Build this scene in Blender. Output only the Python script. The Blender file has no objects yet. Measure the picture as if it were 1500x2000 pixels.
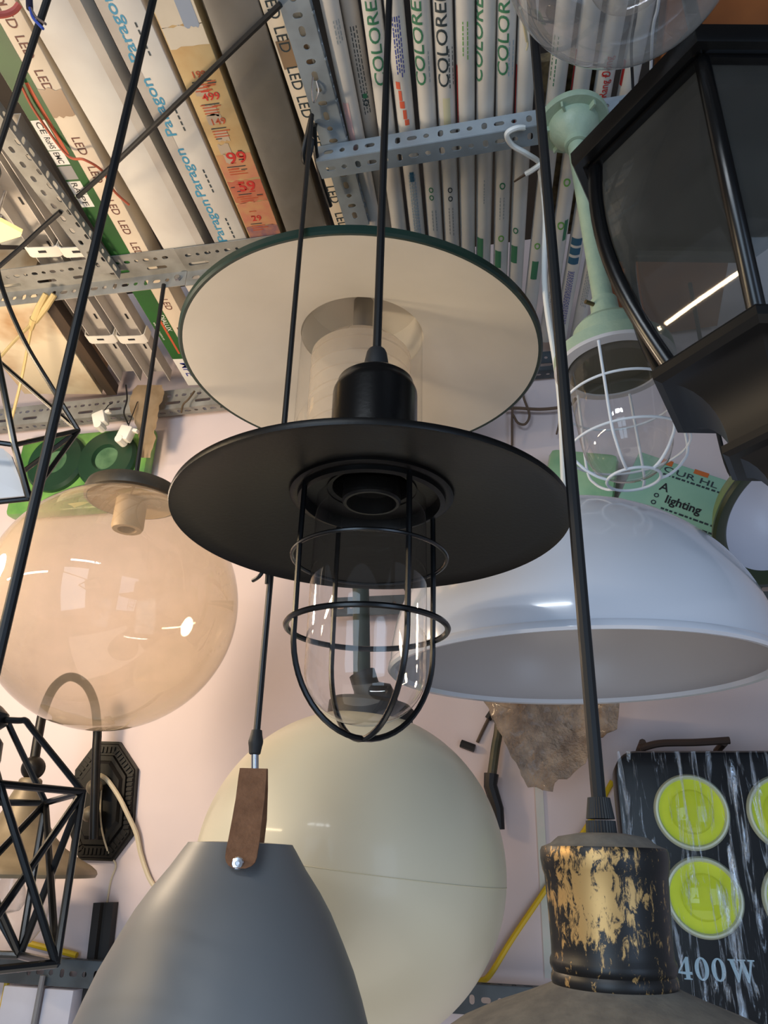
import bpy, bmesh, math, random
from mathutils import Vector, Matrix, Euler
from mathutils.geometry import interpolate_bezier
PI = math.pi
random.seed(7)
SC = bpy.context.scene
COL = SC.collection

# ------------------------------------------------------------------ camera
F = 1500.0
YAW, PITCH, ROLL = math.radians(13), math.radians(24.4), math.radians(1.6)
CAM = Vector((0, 0, 1.5))
RM = Matrix.Rotation(YAW, 3, 'Z') @ Matrix.Rotation(PI/2 + PITCH, 3, 'X') @ Matrix.Rotation(ROLL, 3, 'Z')
RT = RM.transposed()
HEAD = Vector((-math.sin(YAW), math.cos(YAW), 0))
SIDE = Vector((math.cos(YAW), math.sin(YAW), 0))
cd = bpy.data.cameras.new('camera')
cam = bpy.data.objects.new('camera', cd)
COL.objects.link(cam)
cam.matrix_world = Matrix.Translation(CAM) @ RM.to_4x4()
cd.sensor_fit = 'VERTICAL'
cd.sensor_height = 24.0
cd.lens = 24.0 * F / 2000.0
cd.clip_start = 0.02
SC.camera = cam

def ray(px, py):
    return RM @ Vector(((px - 750) / F, (1000 - py) / F, -1))
def pt(px, py, t):
    return CAM + ray(px, py) * t
def pz(px, py, z):
    d = ray(px, py); return CAM + d * ((z - CAM.z) / d.z)
def pw(px, py, y):
    d = ray(px, py); return CAM + d * ((y - CAM.y) / d.y)
def pf(px, py, f):
    d = ray(px, py); return CAM + d * (f / d.dot(HEAD))
def proj(P):
    c = RT @ (Vector(P) - CAM)
    return 750 + F * c.x / -c.z, 1000 - F * c.y / -c.z
def dep(P):
    return -(RT @ (Vector(P) - CAM)).z
def srow(P, d, py):
    """distance s along P + s d where the image row is py"""
    c0 = RT @ (P - CAM); u = RT @ d; k = (1000 - py) / F
    return -(c0.y + k * c0.z) / (u.y + k * u.z)
UP = Vector((0, 0, 1))
class Ax:
    def __init__(s, P, d=UP):
        s.P = Vector(P); s.d = Vector(d).normalized()
    def at(s, t): return s.P + s.d * t
    def s(s, py): return srow(s.P, s.d, py)
    def r(s, py, w): return w * dep(s.at(s.s(py))) / F / 2
    def mat(s):
        q = UP.rotation_difference(s.d)
        return Matrix.Translation(s.P) @ q.to_matrix().to_4x4()

# ------------------------------------------------------------------ scene tree helpers
ORG = {}
def thing(name, label, cat, loc, group=None):
    o = bpy.data.objects.new(name, None); COL.objects.link(o)
    o.empty_display_size = .02
    o.location = loc; o['label'] = label; o['category'] = cat
    if group: o['group'] = group
    ORG[o] = Vector(loc)
    return o
def tag(o, label, cat, group=None, kind=None):
    if label: o['label'] = label
    if cat: o['category'] = cat
    if group: o['group'] = group
    if kind: o['kind'] = kind
    return o
def mk(name, bm, mats, parent=None, smooth=35, loc=None, label=None):
    me = bpy.data.meshes.new(name)
    org = ORG[parent] if parent else Vector(loc) if loc is not None else Vector((0, 0, 0))
    if loc is not None and parent: org = Vector(loc)
    bmesh.ops.translate(bm, verts=bm.verts, vec=-org)
    bm.normal_update()
    bm.to_mesh(me); bm.free()
    for m in (mats if isinstance(mats, (list, tuple)) else [mats]): me.materials.append(m)
    if smooth:
        me.polygons.foreach_set('use_smooth', [True] * len(me.polygons))
        me.set_sharp_from_angle(angle=math.radians(smooth))
    o = bpy.data.objects.new(name, me); COL.objects.link(o)
    if parent:
        o.parent = parent; o.location = org - ORG[parent]
    else:
        o.location = org
    ORG[o] = org
    if label: o['label'] = label
    return o
def solo(name, bm, mats, label, cat, loc=None, group=None, smooth=35):
    if loc is None:
        lo = Vector((min(v.co.x for v in bm.verts), min(v.co.y for v in bm.verts), min(v.co.z for v in bm.verts)))
        hi = Vector((max(v.co.x for v in bm.verts), max(v.co.y for v in bm.verts), max(v.co.z for v in bm.verts)))
        loc = (lo + hi) / 2; loc.z = lo.z
    return tag(mk(name, bm, mats, None, smooth, loc), label, cat, group)
def struct(name, bm, mats, smooth=0):
    o = mk(name, bm, mats, None, smooth); o['kind'] = 'structure'; return o

# ------------------------------------------------------------------ mesh helpers
def join(bm, other):
    me = bpy.data.meshes.new('tmp'); other.to_mesh(me); other.free(); bm.from_mesh(me); bpy.data.meshes.remove(me); return bm
def lathe(prof, M=None, seg=64, mats=None, bm=None, a0=0, close=False):
    bm = bm or bmesh.new()
    M = M or Matrix.Identity(4)
    rings = []
    for r, z in prof:
        if r < 1e-6: rings.append([bm.verts.new(M @ Vector((0, 0, z)))])
        else: rings.append([bm.verts.new(M @ Vector((r*math.cos(a0+2*PI*k/seg), r*math.sin(a0+2*PI*k/seg), z))) for k in range(seg)])
    pairs = list(zip(rings, rings[1:]))
    if close: pairs.append((rings[-1], rings[0]))
    for i, (A, B) in enumerate(pairs):
        for k in range(seg):
            j = (k+1) % seg
            if len(A) == 1 and len(B) == 1: continue
            if len(A) == 1: f = bm.faces.new((A[0], B[k], B[j]))
            elif len(B) == 1: f = bm.faces.new((A[k], B[0], A[j]))
            else: f = bm.faces.new((A[k], B[k], B[j], A[j]))
            if mats: f.material_index = mats[min(i, len(mats)-1)]
    return bm
def smoothpath(pts, n=8):
    P = [Vector(p) for p in pts]
    if len(P) < 3: return P
    out = []
    Q = [2*P[0]-P[1]] + P + [2*P[-1]-P[-2]]
    for i in range(1, len(Q)-2):
        a, b, c, d = Q[i-1:i+3]
        for k in range(n):
            t = k/n
            out.append(.5*((2*b)+(c-a)*t+(2*a-5*b+4*c-d)*t*t+(3*b-a-3*c+d)*t**3))
    out.append(P[-1]); return out
def tube(pts, r, seg=10, bm=None, closed=False, mi=0, r2=None):
    bm = bm or bmesh.new()
    P = [Vector(p) for p in pts]; n = len(P)
    up = None; rings = []
    for i in range(n):
        if closed: d = P[(i+1) % n] - P[i-1]
        else: d = P[min(i+1, n-1)] - P[max(i-1, 0)]
        if d.length < 1e-9: d = Vector((0, 0, 1))
        d.normalize()
        if up is None:
            up = d.orthogonal().normalized()
        up = (up - d*up.dot(d)).normalized()
        v = d.cross(up)
        rr = r if r2 is None else r + (r2-r)*i/(n-1)
        rings.append([bm.verts.new(P[i] + (up*math.cos(2*PI*k/seg)+v*math.sin(2*PI*k/seg))*rr) for k in range(seg)])
    for i in range(n if closed else n-1):
        A, B = rings[i], rings[(i+1) % n]
        off = 0
        if closed and i == n-1:
            off = min(range(seg), key=lambda o: sum((A[k].co-B[(k+o) % seg].co).length for k in range(seg)))
        for k in range(seg):
            j = (k+1) % seg
            f = bm.faces.new((A[k], A[j], B[(j+off) % seg], B[(k+off) % seg])); f.material_index = mi
    if not closed:
        bm.faces.new(rings[0][::-1]).material_index = mi; bm.faces.new(rings[-1]).material_index = mi
    return bm
def circle(c, r, n=48, M=None, a0=0, a1=2*PI):
    full = abs(a1-a0-2*PI) < 1e-6
    return [(M or Matrix.Identity(4)) @ (Vector(c)+Vector((r*math.cos(a0+(a1-a0)*k/(n if full else n-1)), r*math.sin(a0+(a1-a0)*k/(n if full else n-1)), 0))) for k in range(n)]
def frame(o, u, v, n):
    return Matrix(((u.x, v.x, n.x, o.x), (u.y, v.y, n.y, o.y), (u.z, v.z, n.z, o.z), (0, 0, 0, 1)))
def box(M, x0, x1, y0, y1, z0, z1, bm=None, bev=0, mi=0):
    b = bmesh.new()
    r = bmesh.ops.create_cube(b, size=1)
    for w in b.verts:
        w.co = Vector((x0+(w.co.x+.5)*(x1-x0), y0+(w.co.y+.5)*(y1-y0), z0+(w.co.z+.5)*(z1-z0)))
    if bev: bmesh.ops.bevel(b, geom=b.edges[:], offset=bev, segments=2, affect='EDGES', profile=.5)
    b.transform(M)
    if M.determinant() < 0: bmesh.ops.reverse_faces(b, faces=b.faces)
    for f in b.faces: f.material_index = mi
    if bm: return join(bm, b)
    return b
def prism(poly, M, z0, z1, bm=None, mi=0, cap_mi=None):
    """poly: list of (x,y); extruded in local z"""
    bm = bm or bmesh.new()
    A = [bm.verts.new(M @ Vector((x, y, z0))) for x, y in poly]
    B = [bm.verts.new(M @ Vector((x, y, z1))) for x, y in poly]
    n = len(poly)
    fs = [bm.faces.new(A[::-1]), bm.faces.new(B)]
    for k in range(n): fs.append(bm.faces.new((A[k], A[(k+1) % n], B[(k+1) % n], B[k])))
    for f in fs: f.material_index = mi
    if cap_mi is not None: fs[1].material_index = cap_mi
    return bm
def loft(rings, bm=None, cap=True, mi=0):
    bm = bm or bmesh.new()
    R = [[bm.verts.new(p) for p in r] for r in rings]
    n = len(R[0])
    for A, B in zip(R, R[1:]):
        for k in range(n): bm.faces.new((A[k], A[(k+1) % n], B[(k+1) % n], B[k])).material_index = mi
    if cap: bm.faces.new(R[0][::-1]).material_index = mi; bm.faces.new(R[-1]).material_index = mi
    return bm
# lettering ---------------------------------------------------------
_TX = {}
def _curve_mesh(cu):
    ob = bpy.data.objects.new('tmp_curve', cu); COL.objects.link(ob)
    dg = bpy.context.evaluated_depsgraph_get(); dg.update()
    me = bpy.data.meshes.new_from_object(ob.evaluated_get(dg))
    vs = [v.co.copy() for v in me.vertices]; fs = [tuple(p.vertices) for p in me.polygons]
    bpy.data.objects.remove(ob); bpy.data.curves.remove(cu); bpy.data.meshes.remove(me)
    return vs, fs
def text_geo(s, ext=0.0, bold=0.0):
    key = (s, ext, bold)
    if key not in _TX:
        cu = bpy.data.curves.new('tmp_text', 'FONT'); cu.body = s; cu.size = 1/.7; cu.resolution_u = 3
        cu.offset = bold
        vs, fs = _curve_mesh(cu)
        x0 = min(v.x for v in vs); x1 = max(v.x for v in vs)
        _TX[key] = ([(v.x-x0, v.y) for v in vs], fs, x1-x0)
    return _TX[key]
def text(bm, s, M, h, mi, wid=None, z=.0005, bold=0.0, stretch=1.0):
    """lay lettering of cap height h on local xy of M (z = just above the face)"""
    vs, fs, w = text_geo(s, 0, bold)
    sx = (wid/w) if wid else h*stretch
    V = [bm.verts.new(M @ Vector((x*sx, y*h, z))) for x, y in vs]
    for f in fs:
        try: bm.faces.new([V[i] for i in f]).material_index = mi
        except ValueError: pass
    return w*sx
def text_cyl(bm, s, A, a, n, r, s0, h, mi, flip=1, y0=None, bold=0.0, stretch=1.0):
    """lettering wrapped on a tube: A start point of axis, a reading direction, n = outward dir facing viewer"""
    vs, fs, w = text_geo(s, 0, bold)
    v = n.cross(a)
    b = bmesh.new()
    V = [b.verts.new((x*h*stretch, y*h, 0)) for x, y in vs]
    for f in fs:
        try: b.faces.new([V[i] for i in f])
        except ValueError: pass
    for q in range(1, 6):
        bmesh.ops.bisect_plane(b, geom=b.verts[:]+b.edges[:]+b.faces[:], plane_co=(0, h*(q/5-.1), 0), plane_no=(0, 1, 0))
    off = -h/2 if y0 is None else y0
    for w_ in b.verts:
        x, y = w_.co.x, w_.co.y+off
        th = y/r
        w_.co = A + a*(s0+x) + (n*math.cos(th)+v*math.sin(th))*(r+.0005)
    for f in b.faces: f.material_index = mi
    join(bm, b)
    return w*h*stretch
# sheet with punched holes -------------------------------------------
def holed(L, W, holes, t=.0016):
    """returns bm of a plate 0..L x 0..W (thickness along z centred) with holes = list of (x,y,lx,ly) rounded slots"""
    cu = bpy.data.curves.new('tmp_plate', 'CURVE'); cu.dimensions = '2D'; cu.fill_mode = 'BOTH'; cu.extrude = t/2
    def poly(pts):
        sp = cu.splines.new('POLY'); sp.points.add(len(pts)-1)
        for p, q in zip(sp.points, pts): p.co = (q[0], q[1], 0, 1)
        sp.use_cyclic_u = True
    poly([(0, 0), (L, 0), (L, W), (0, W)])
    for x, y, lx, ly in holes:
        r = min(lx, ly)/2; pts = []
        if lx >= ly:
            d = lx/2-r
            pts = [(x+d+r*math.cos(a), y+r*math.sin(a)) for a in [(-PI/2+PI*k/6) for k in range(7)]]
            pts += [(x-d-r*math.cos(a), y-r*math.sin(a)) for a in [(-PI/2+PI*k/6) for k in range(7)]]
        else:
            d = ly/2-r
            pts = [(x-r*math.sin(a), y+d+r*math.cos(a)) for a in [(-PI/2+PI*k/6) for k in range(7)]]
            pts += [(x+r*math.sin(a), y-d-r*math.cos(a)) for a in [(-PI/2+PI*k/6) for k in range(7)]]
        q = [pts[0]]
        for p in pts[1:]:
            if math.dist(p, q[-1]) > 1e-6: q.append(p)
        if math.dist(q[0], q[-1]) < 1e-6: q.pop()
        poly(q)
    vs, fs = _curve_mesh(cu)
    bm = bmesh.new()
    V = [bm.verts.new(v) for v in vs]
    for f in fs:
        try: bm.faces.new([V[i] for i in f])
        except ValueError: pass
    return bm
def slots(L, W, kind=0, margin=.02):
    out = []; x = margin; k = 0
    while x < L-margin:
        if kind == 0:      # alternating slot / hole in one row
            if k % 3 == 0: out.append((x, W*.5, .016, .0085))
            elif k % 3 == 1: out.append((x, W*.5, .009, .009))
            else: out.append((x, W*.5, .0085, .014))
            x += .0225
        elif kind == 1:    # row of small holes and long slots
            if k % 2 == 0: out.append((x+.012, W*.30, .042, .0085))
            out.append((x, W*.68, .0125, .008)); out.append((x+.02, W*.68, .008, .0075))
            x += .04
        elif kind == 2:    # half moons, two rows
            out.append((x, W*.33, .013, .0075)); out.append((x+.012, W*.72, .013, .0075)); x += .03
        k += 1
    return [h for h in out if h[0]+h[2]/2 < L-.004 and h[0]-h[2]/2 > .003]
def angle_bar(P0, P1, dA, wA, dB, wB, kA=0, kB=0):
    a = (P1-P0); L = a.length; a.normalize()
    bm = bmesh.new()
    for d, w, k in ((dA, wA, kA), (dB, wB, kB)):
        d = (d-a*d.dot(a)).normalized()
        b = holed(L, w, slots(L, w, k)); n = a.cross(d)
        b.transform(frame(P0, a, d, n)); join(bm, b)
    return bm

# ------------------------------------------------------------------ materials
def lin(c):
    return tuple(((x/255)/12.92 if x/255 <= .04045 else ((x/255+.055)/1.055)**2.4) for x in c) + (1,)
MATS = {}
def pbr(name, c, rough=.5, metal=0, c2=None, scale=8, bump=0, bscale=40, coat=0, detail=4, sharp=None, spec=.5, trans=0, stretch=(1, 1, 1)):
    m = bpy.data.materials.new(name); m.use_nodes = True
    nt = m.node_tree; b = nt.nodes['Principled BSDF']
    b.inputs['Base Color'].default_value = lin(c); b.inputs['Roughness'].default_value = rough
    b.inputs['Metallic'].default_value = metal; b.inputs['Coat Weight'].default_value = coat
    b.inputs['Coat Roughness'].default_value = .08
    b.inputs['Specular IOR Level'].default_value = spec
    if c2 or bump:
        tc = nt.nodes.new('ShaderNodeTexCoord'); mp = nt.nodes.new('ShaderNodeMapping'); mp.inputs['Scale'].default_value = stretch
        nt.links.new(tc.outputs['Object'], mp.inputs['Vector'])
    if c2:
        n = nt.nodes.new('ShaderNodeTexNoise'); n.inputs['Scale'].default_value = scale; n.inputs['Detail'].default_value = detail
        nt.links.new(mp.outputs[0], n.inputs['Vector'])
        r = nt.nodes.new('ShaderNodeValToRGB')
        lo, hi = sharp or (.35, .65)
        r.color_ramp.elements[0].position = lo; r.color_ramp.elements[1].position = hi
        r.color_ramp.elements[0].color = lin(c); r.color_ramp.elements[1].color = lin(c2)
        nt.links.new(n.outputs['Fac'], r.inputs['Fac']); nt.links.new(r.outputs['Color'], b.inputs['Base Color'])
    if bump:
        n2 = nt.nodes.new('ShaderNodeTexNoise'); n2.inputs['Scale'].default_value = bscale; n2.inputs['Detail'].default_value = 5
        nt.links.new(mp.outputs[0], n2.inputs['Vector'])
        bp = nt.nodes.new('ShaderNodeBump'); bp.inputs['Strength'].default_value = bump; bp.inputs['Distance'].default_value = .004
        nt.links.new(n2.outputs['Fac'], bp.inputs['Height']); nt.links.new(bp.outputs[0], b.inputs['Normal'])
    MATS[name] = m
    return m
def glass(name, tint=(255, 255, 255), haze=0.0, hazec=(200, 190, 175), gloss=1.0, rough=.02, ior=1.45, dust=0.0, dscale=3, edge=0.0, film=None):
    """thin pane / blown wall: clear film that reflects by Fresnel, with an even or cloudy film of dust"""
    m = bpy.data.materials.new(name); m.use_nodes = True
    nt = m.node_tree; nt.nodes.clear(); N = nt.nodes.new; L = nt.links.new
    out = N('ShaderNodeOutputMaterial'); tr = N('ShaderNodeBsdfTransparent'); tr.inputs[0].default_value = lin(tint)
    gl = N('ShaderNodeBsdfGlossy'); gl.inputs['Roughness'].default_value = rough
    fr = N('ShaderNodeFresnel'); ge_ = N('ShaderNodeNewGeometry')
    io = N('ShaderNodeMix'); io.data_type = 'FLOAT'; io.inputs[2].default_value = ior; io.inputs[3].default_value = 1/ior
    L(ge_.outputs['Backfacing'], io.inputs[0]); L(io.outputs[0], fr.inputs[0])
    mul = N('ShaderNodeMath'); mul.operation = 'MULTIPLY'; mul.inputs[1].default_value = gloss; L(fr.outputs[0], mul.inputs[0])
    mix = N('ShaderNodeMixShader'); L(mul.outputs[0], mix.inputs[0]); L(gl.outputs[0], mix.inputs[2])
    src = tr.outputs[0]
    if haze or dust or edge:
        df = N('ShaderNodeBsdfDiffuse'); df.inputs[0].default_value = lin(hazec)
        tl = N('ShaderNodeBsdfTranslucent'); tl.inputs[0].default_value = lin(hazec)
        ad = N('ShaderNodeMixShader'); ad.inputs[0].default_value = .5; L(df.outputs[0], ad.inputs[1]); L(tl.outputs[0], ad.inputs[2])
        hz = N('ShaderNodeMixShader'); L(tr.outputs[0], hz.inputs[1]); L(ad.outputs[0], hz.inputs[2])
        fac = N('ShaderNodeMath'); fac.operation = 'ADD'; fac.use_clamp = True
        fac.inputs[0].default_value = haze; fac.inputs[1].default_value = 0
        if dust:
            tc = N('ShaderNodeTexCoord'); nz = N('ShaderNodeTexNoise'); nz.inputs['Scale'].default_value = dscale; nz.inputs['Detail'].default_value = 6
            L(tc.outputs['Object'], nz.inputs['Vector'])
            mr = N('ShaderNodeMapRange'); mr.inputs[1].default_value = .45; mr.inputs[2].default_value = .75; mr.inputs[4].default_value = dust
            L(nz.outputs['Fac'], mr.inputs[0]); L(mr.outputs[0], fac.inputs[1])
        last = fac
        if film:                       # dust that has settled on the upper part: (height where it starts, height where it is thickest, amount)
            tc2 = N('ShaderNodeTexCoord'); sx_ = N('ShaderNodeSeparateXYZ'); L(tc2.outputs['Object'], sx_.inputs[0])
            nz2 = N('ShaderNodeTexNoise'); nz2.inputs['Scale'].default_value = 9; nz2.inputs['Detail'].default_value = 6; L(tc2.outputs['Object'], nz2.inputs['Vector'])
            ma = N('ShaderNodeMath'); ma.operation = 'MULTIPLY_ADD'; ma.inputs[1].default_value = .12; L(nz2.outputs['Fac'], ma.inputs[0]); L(sx_.outputs['Z'], ma.inputs[2])
            mf = N('ShaderNodeMapRange'); mf.inputs[1].default_value = film[0]+.06; mf.inputs[2].default_value = film[1]+.06; mf.inputs[4].default_value = film[2]; L(ma.outputs[0], mf.inputs[0])
            sp_ = N('ShaderNodeTexNoise'); sp_.inputs['Scale'].default_value = 120; sp_.inputs['Detail'].default_value = 2; L(tc2.outputs['Object'], sp_.inputs['Vector'])
            sm = N('ShaderNodeMapRange'); sm.inputs[1].default_value = .68; sm.inputs[2].default_value = .74; sm.inputs[4].default_value = .35; L(sp_.outputs['Fac'], sm.inputs[0])
            m4 = N('ShaderNodeMath'); m4.operation = 'ADD'; L(mf.outputs[0], m4.inputs[0]); L(sm.outputs[0], m4.inputs[1])
            m3 = N('ShaderNodeMath'); m3.operation = 'ADD'; m3.use_clamp = True; L(m4.outputs[0], m3.inputs[0]); L(last.outputs[0], m3.inputs[1]); last = m3
        if edge:
            lw = N('ShaderNodeLayerWeight'); lw.inputs[0].default_value = .25
            m2 = N('ShaderNodeMath'); m2.operation = 'MULTIPLY_ADD'; m2.use_clamp = True; m2.inputs[1].default_value = edge
            L(lw.outputs['Facing'], m2.inputs[0]); L(fac.outputs[0], m2.inputs[2]); last = m2
        L(last.outputs[0], hz.inputs[0]); src = hz.outputs[0]
    L(src, mix.inputs[1]); L(mix.outputs[0], out.inputs[0])
    MATS[name] = m
    return m
def glow(name, c, strength):
    m = bpy.data.materials.new(name); m.use_nodes = True
    b = m.node_tree.nodes['Principled BSDF']; b.inputs['Base Color'].default_value = lin(c)
    b.inputs['Emission Color'].default_value = lin(c); b.inputs['Emission Strength'].default_value = strength
    return m

black_satin = pbr('black_satin', (10, 9, 9), .40, 0, spec=.30, bump=.04, bscale=260)
black_gloss = pbr('black_gloss', (9, 10, 12), .27, 0, spec=.55)
black_soft = pbr('black_soft', (26, 26, 28), .5)
black_cap = pbr('black_cap', (12, 12, 13), .26, 0, spec=.5, bump=.03, bscale=260)
rubber = pbr('rubber', (22, 23, 25), .55)
cord_m = pbr('cord_black', (17, 19, 22), .42)
grip_m = pbr('grip_black', (32, 33, 35), .6)
steel_blue = pbr('steel_paint', (150, 162, 172), .45, .2, c2=(120, 128, 134), scale=14, sharp=(.4, .75))
steel_dust = pbr('steel_dusty', (150, 150, 146), .6, .1, c2=(112, 110, 104), scale=18, sharp=(.4, .75))
steel_dark = pbr('steel_dark', (80, 88, 94), .55, .1, c2=(58, 62, 66), scale=16)
chrome = pbr('chrome', (200, 200, 205), .2, 1)
wall_m = pbr('wall_paint', (218, 203, 203), .8, 0, c2=(208, 193, 192), scale=3.2, bump=.05, bscale=30, sharp=(.4, .8))
ceil_m = pbr('ceiling_dark', (70, 62, 54), .9, 0, c2=(46, 42, 38), scale=5)
floor_m = pbr('floor_tile', (150, 140, 128), .5, 0, c2=(135, 126, 116), scale=3)
white_en = pbr('white_enamel', (222, 217, 204), .45, 0, c2=(212, 207, 194), scale=5, spec=.4)
green_dk = pbr('green_enamel_dark', (22, 50, 44), .3, spec=.5)
dome_w = pbr('dome_white', (206, 211, 222), .16, 0, coat=.5)
dome_in = pbr('dome_inner', (190, 186, 188), .3, 0)
seafoam = pbr('hammered_green', (158, 178, 156), .42, 0, c2=(148, 170, 150), scale=60, bump=.15, bscale=220)
white_wire = pbr('white_wire', (214, 222, 232), .4)
white_pl = pbr('white_plastic', (232, 228, 218), .5)
cream = pbr('cream_plastic', (224, 216, 190), .40, 0, c2=(214, 206, 182), scale=2.2, coat=.15)
leather = pbr('leather_tan', (136, 98, 72), .85, 0, c2=(120, 84, 60), scale=60, bump=.35, bscale=180)
grey_sh = pbr('grey_satin', (120, 123, 126), .46, 0, c2=(112, 115, 118), scale=4, spec=.5)
dust_m = pbr('dusty_grey', (122, 117, 108), .9, 0, c2=(104, 100, 94), scale=90, bump=.1, bscale=300)
brass_dust = pbr('dusty_brass', (128, 116, 94), .5, .25, c2=(112, 100, 80), scale=26)
black_dusty = pbr('black_dusty', (11, 10, 9), .42, 0, c2=(26, 22, 18), spec=.3, scale=40, sharp=(.45, .8))
paper_w = pbr('carton_white', (214, 212, 206), .6, 0, c2=(202, 198, 192), scale=9)
paper_g = pbr('carton_greyed', (190, 186, 180), .65, 0, c2=(176, 170, 164), scale=14)
cream_p = pbr('cream_print', (226, 212, 190), .6, 0, c2=(218, 204, 182), scale=12)
green_p = pbr('green_print', (28, 92, 30), .5, 0, c2=(24, 78, 28), scale=10)
tape_b = pbr('brown_tape', (150, 126, 100), .35)
kraft_m = pbr('kraft', (150, 118, 84), .8, 0, c2=(126, 96, 66), scale=14)  # mottled brown kraft board colour
kraft_st = pbr('kraft_stained', (226, 212, 184), .8, 0, c2=(170, 128, 82), scale=6, sharp=(.48, .72))
wood_dk = pbr('wood_dark', (84, 66, 50), .7, 0, c2=(54, 44, 36), scale=16, stretch=(1, .12, 1))
orange_w = pbr('wood_orange', (150, 90, 44), .6, 0, c2=(126, 74, 36), scale=10)
batten_w = pbr('batten_white', (206, 202, 196), .45, 0, c2=(188, 182, 174), scale=10)
ink = {k: pbr('ink_'+k, c, .6) for k, c in dict(brown=(104, 60, 50), blue=(64, 150, 190), navy=(40, 56, 150), green=(56, 122, 88), dark=(44, 58, 64),
       red=(196, 44, 40), orange=(214, 96, 66), white=(232, 232, 228), grey=(150, 150, 150), black=(30, 30, 34), lime=(110, 170, 80), steel=(150, 178, 196), pale=(150, 160, 164), tealblue=(40, 92, 122), rust=(186, 84, 50)).items()}
clear = glass('clear_glass', gloss=1.3, haze=.01)
# ================================================================== SETTING
H = 2.55                       # underside of the goods on the rack
WY = 1.50                      # back wall
CZ = 2.92
bm = bmesh.new(); box(Matrix.Identity(4), -3.2, 2.6, WY, WY+.12, 0, CZ, bm); struct('wall_back', bm, wall_m)
bm = bmesh.new(); box(Matrix.Identity(4), -3.2, 2.6, -2.6, WY+.12, CZ, CZ+.1, bm); struct('ceiling', bm, ceil_m)
bm = bmesh.new(); box(Matrix.Identity(4), -3.2, 2.6, -2.6, WY+.12, -.1, 0, bm); struct('floor', bm, floor_m)
# seam strip on the wall
sx = pw(1057, 1620, WY)
bm = bmesh.new(); box(Matrix.Identity(4), sx.x-.007, sx.x+.007, WY-.004, WY+.001, 1.33, 1.74, bm)
struct('trim_1', bm, pbr('seam_tape', (196, 200, 188), .6, c2=(206, 200, 192), scale=30))

X, Y, Z = Vector((1, 0, 0)), Vector((0, 1, 0)), Vector((0, 0, 1))
RAILS = 'slotted steel angles of the rack'
# rail A: front left, wide flange flat under the goods, narrow flange hanging
a0, a1, a2 = pz(-60, 580, H), pz(366, 529, H), pz(640, 494, H)
bm = angle_bar(a0, a1, -Y, .062, -Z, .036, 1, 0)
solo('slotted_angle', bm, [steel_dust], 'grey slotted steel angle across the left of the rack, cords tied to it', 'rack bar', group=RAILS)
bm = angle_bar(a1+X*.001-Z*.002, a2, -Y, .062, -Z, .036, 1, 0)
r_ = solo('slotted_angle', bm, [steel_dust], 'grey slotted steel angle bolted onto the left one beside the big dish shade', 'rack bar', group=RAILS)
bp = pz(347, 543, H-.018)
b = lathe([(0, -.004), (.006, -.004), (.0075, 0), (.006, .004), (0, .005)], Ax(bp, -Y).mat(), 6)
mk('bolt', b, chrome, r_, label='shiny bolt')
# rail B: along the wall, tall slotted face
b0, b1 = pz(-60, 806, H), pz(700, 722, H)
bm = angle_bar(b0-Z*.054, b1-Z*.054, Z, .054, Y, .03, 1, 0)
solo('slotted_angle', bm, [steel_dust], 'grey slotted steel angle along the top of the pink wall', 'rack bar', group=RAILS)
b2, b3 = pz(1030, 690, H), pz(1110, 683, H)
bm = angle_bar(b2-Z*.05, b3-Z*.05, Z, .05, Y, .03, 1, 0)
solo('slotted_angle', bm, [steel_dark], 'short dark slotted angle at the wall between the dish shade and the stem lamp', 'rack bar', group=RAILS)
# rail C: front right, under the tube cartons
c0, c1 = pz(617, 316, H-.0405), pz(1190, 222, H-.0405)
c1 = c1+(c1-c0)*.42
bm = angle_bar(c0, c1, Z, .033, Y, .034, 0, 0)
solo('slotted_angle', bm, [steel_blue], 'blue-grey slotted steel angle crossing under the white cartons', 'rack bar', group=RAILS)
# rail D: runs away from the camera between boxes and cartons
d0, d1 = pz(524, -60, H-.006), pz(677, 445, H-.006)
d0 = d0+X*.042; d1 = d1+X*.042
bm = angle_bar(d0, d1, -X, .042, Z, .011, 0, 0)
solo('slotted_angle', bm, [steel_blue], 'blue-grey slotted steel angle running away between boxes and cartons', 'rack bar', group=RAILS)
# rail F: perforated strip on the left
f0, f1 = pz(-60, 115, H-.006), pz(236, 530, H-.006)
bm = angle_bar(f0, f1, -X, .05, -Z, .02, 2, 0)
solo('slotted_angle', bm, [steel_dust], 'pale perforated steel angle running away beside the green striped box', 'rack bar', group=RAILS)
# rail E: low on the wall
e0, e1 = pw(-60, 1866, 1.452), pw(1500, 1945, 1.452)
EZ = e1.z = e0.z = pw(100, 1873, 1.452).z
bm = angle_bar(e0, e1, -Z, .042, Y, .024, 0, 0)
solo('slotted_angle', bm, [steel_dark], 'dark slotted steel angle low on the pink wall below the lamps', 'rack bar', group=RAILS)
# rail G: mid wall on the right
g0, g1 = pw(648, 1170, 1.46), pw(1560, 1155, 1.46)
g1.z = g0.z = pw(700, 1166, 1.46).z
bm = angle_bar(g0, g1, -Z, .04, Y, .038, 0, 0)
solo('slotted_angle', bm, [steel_dark], 'dark blue slotted steel angle halfway up the wall behind the white dome', 'rack bar', group=RAILS)

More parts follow.
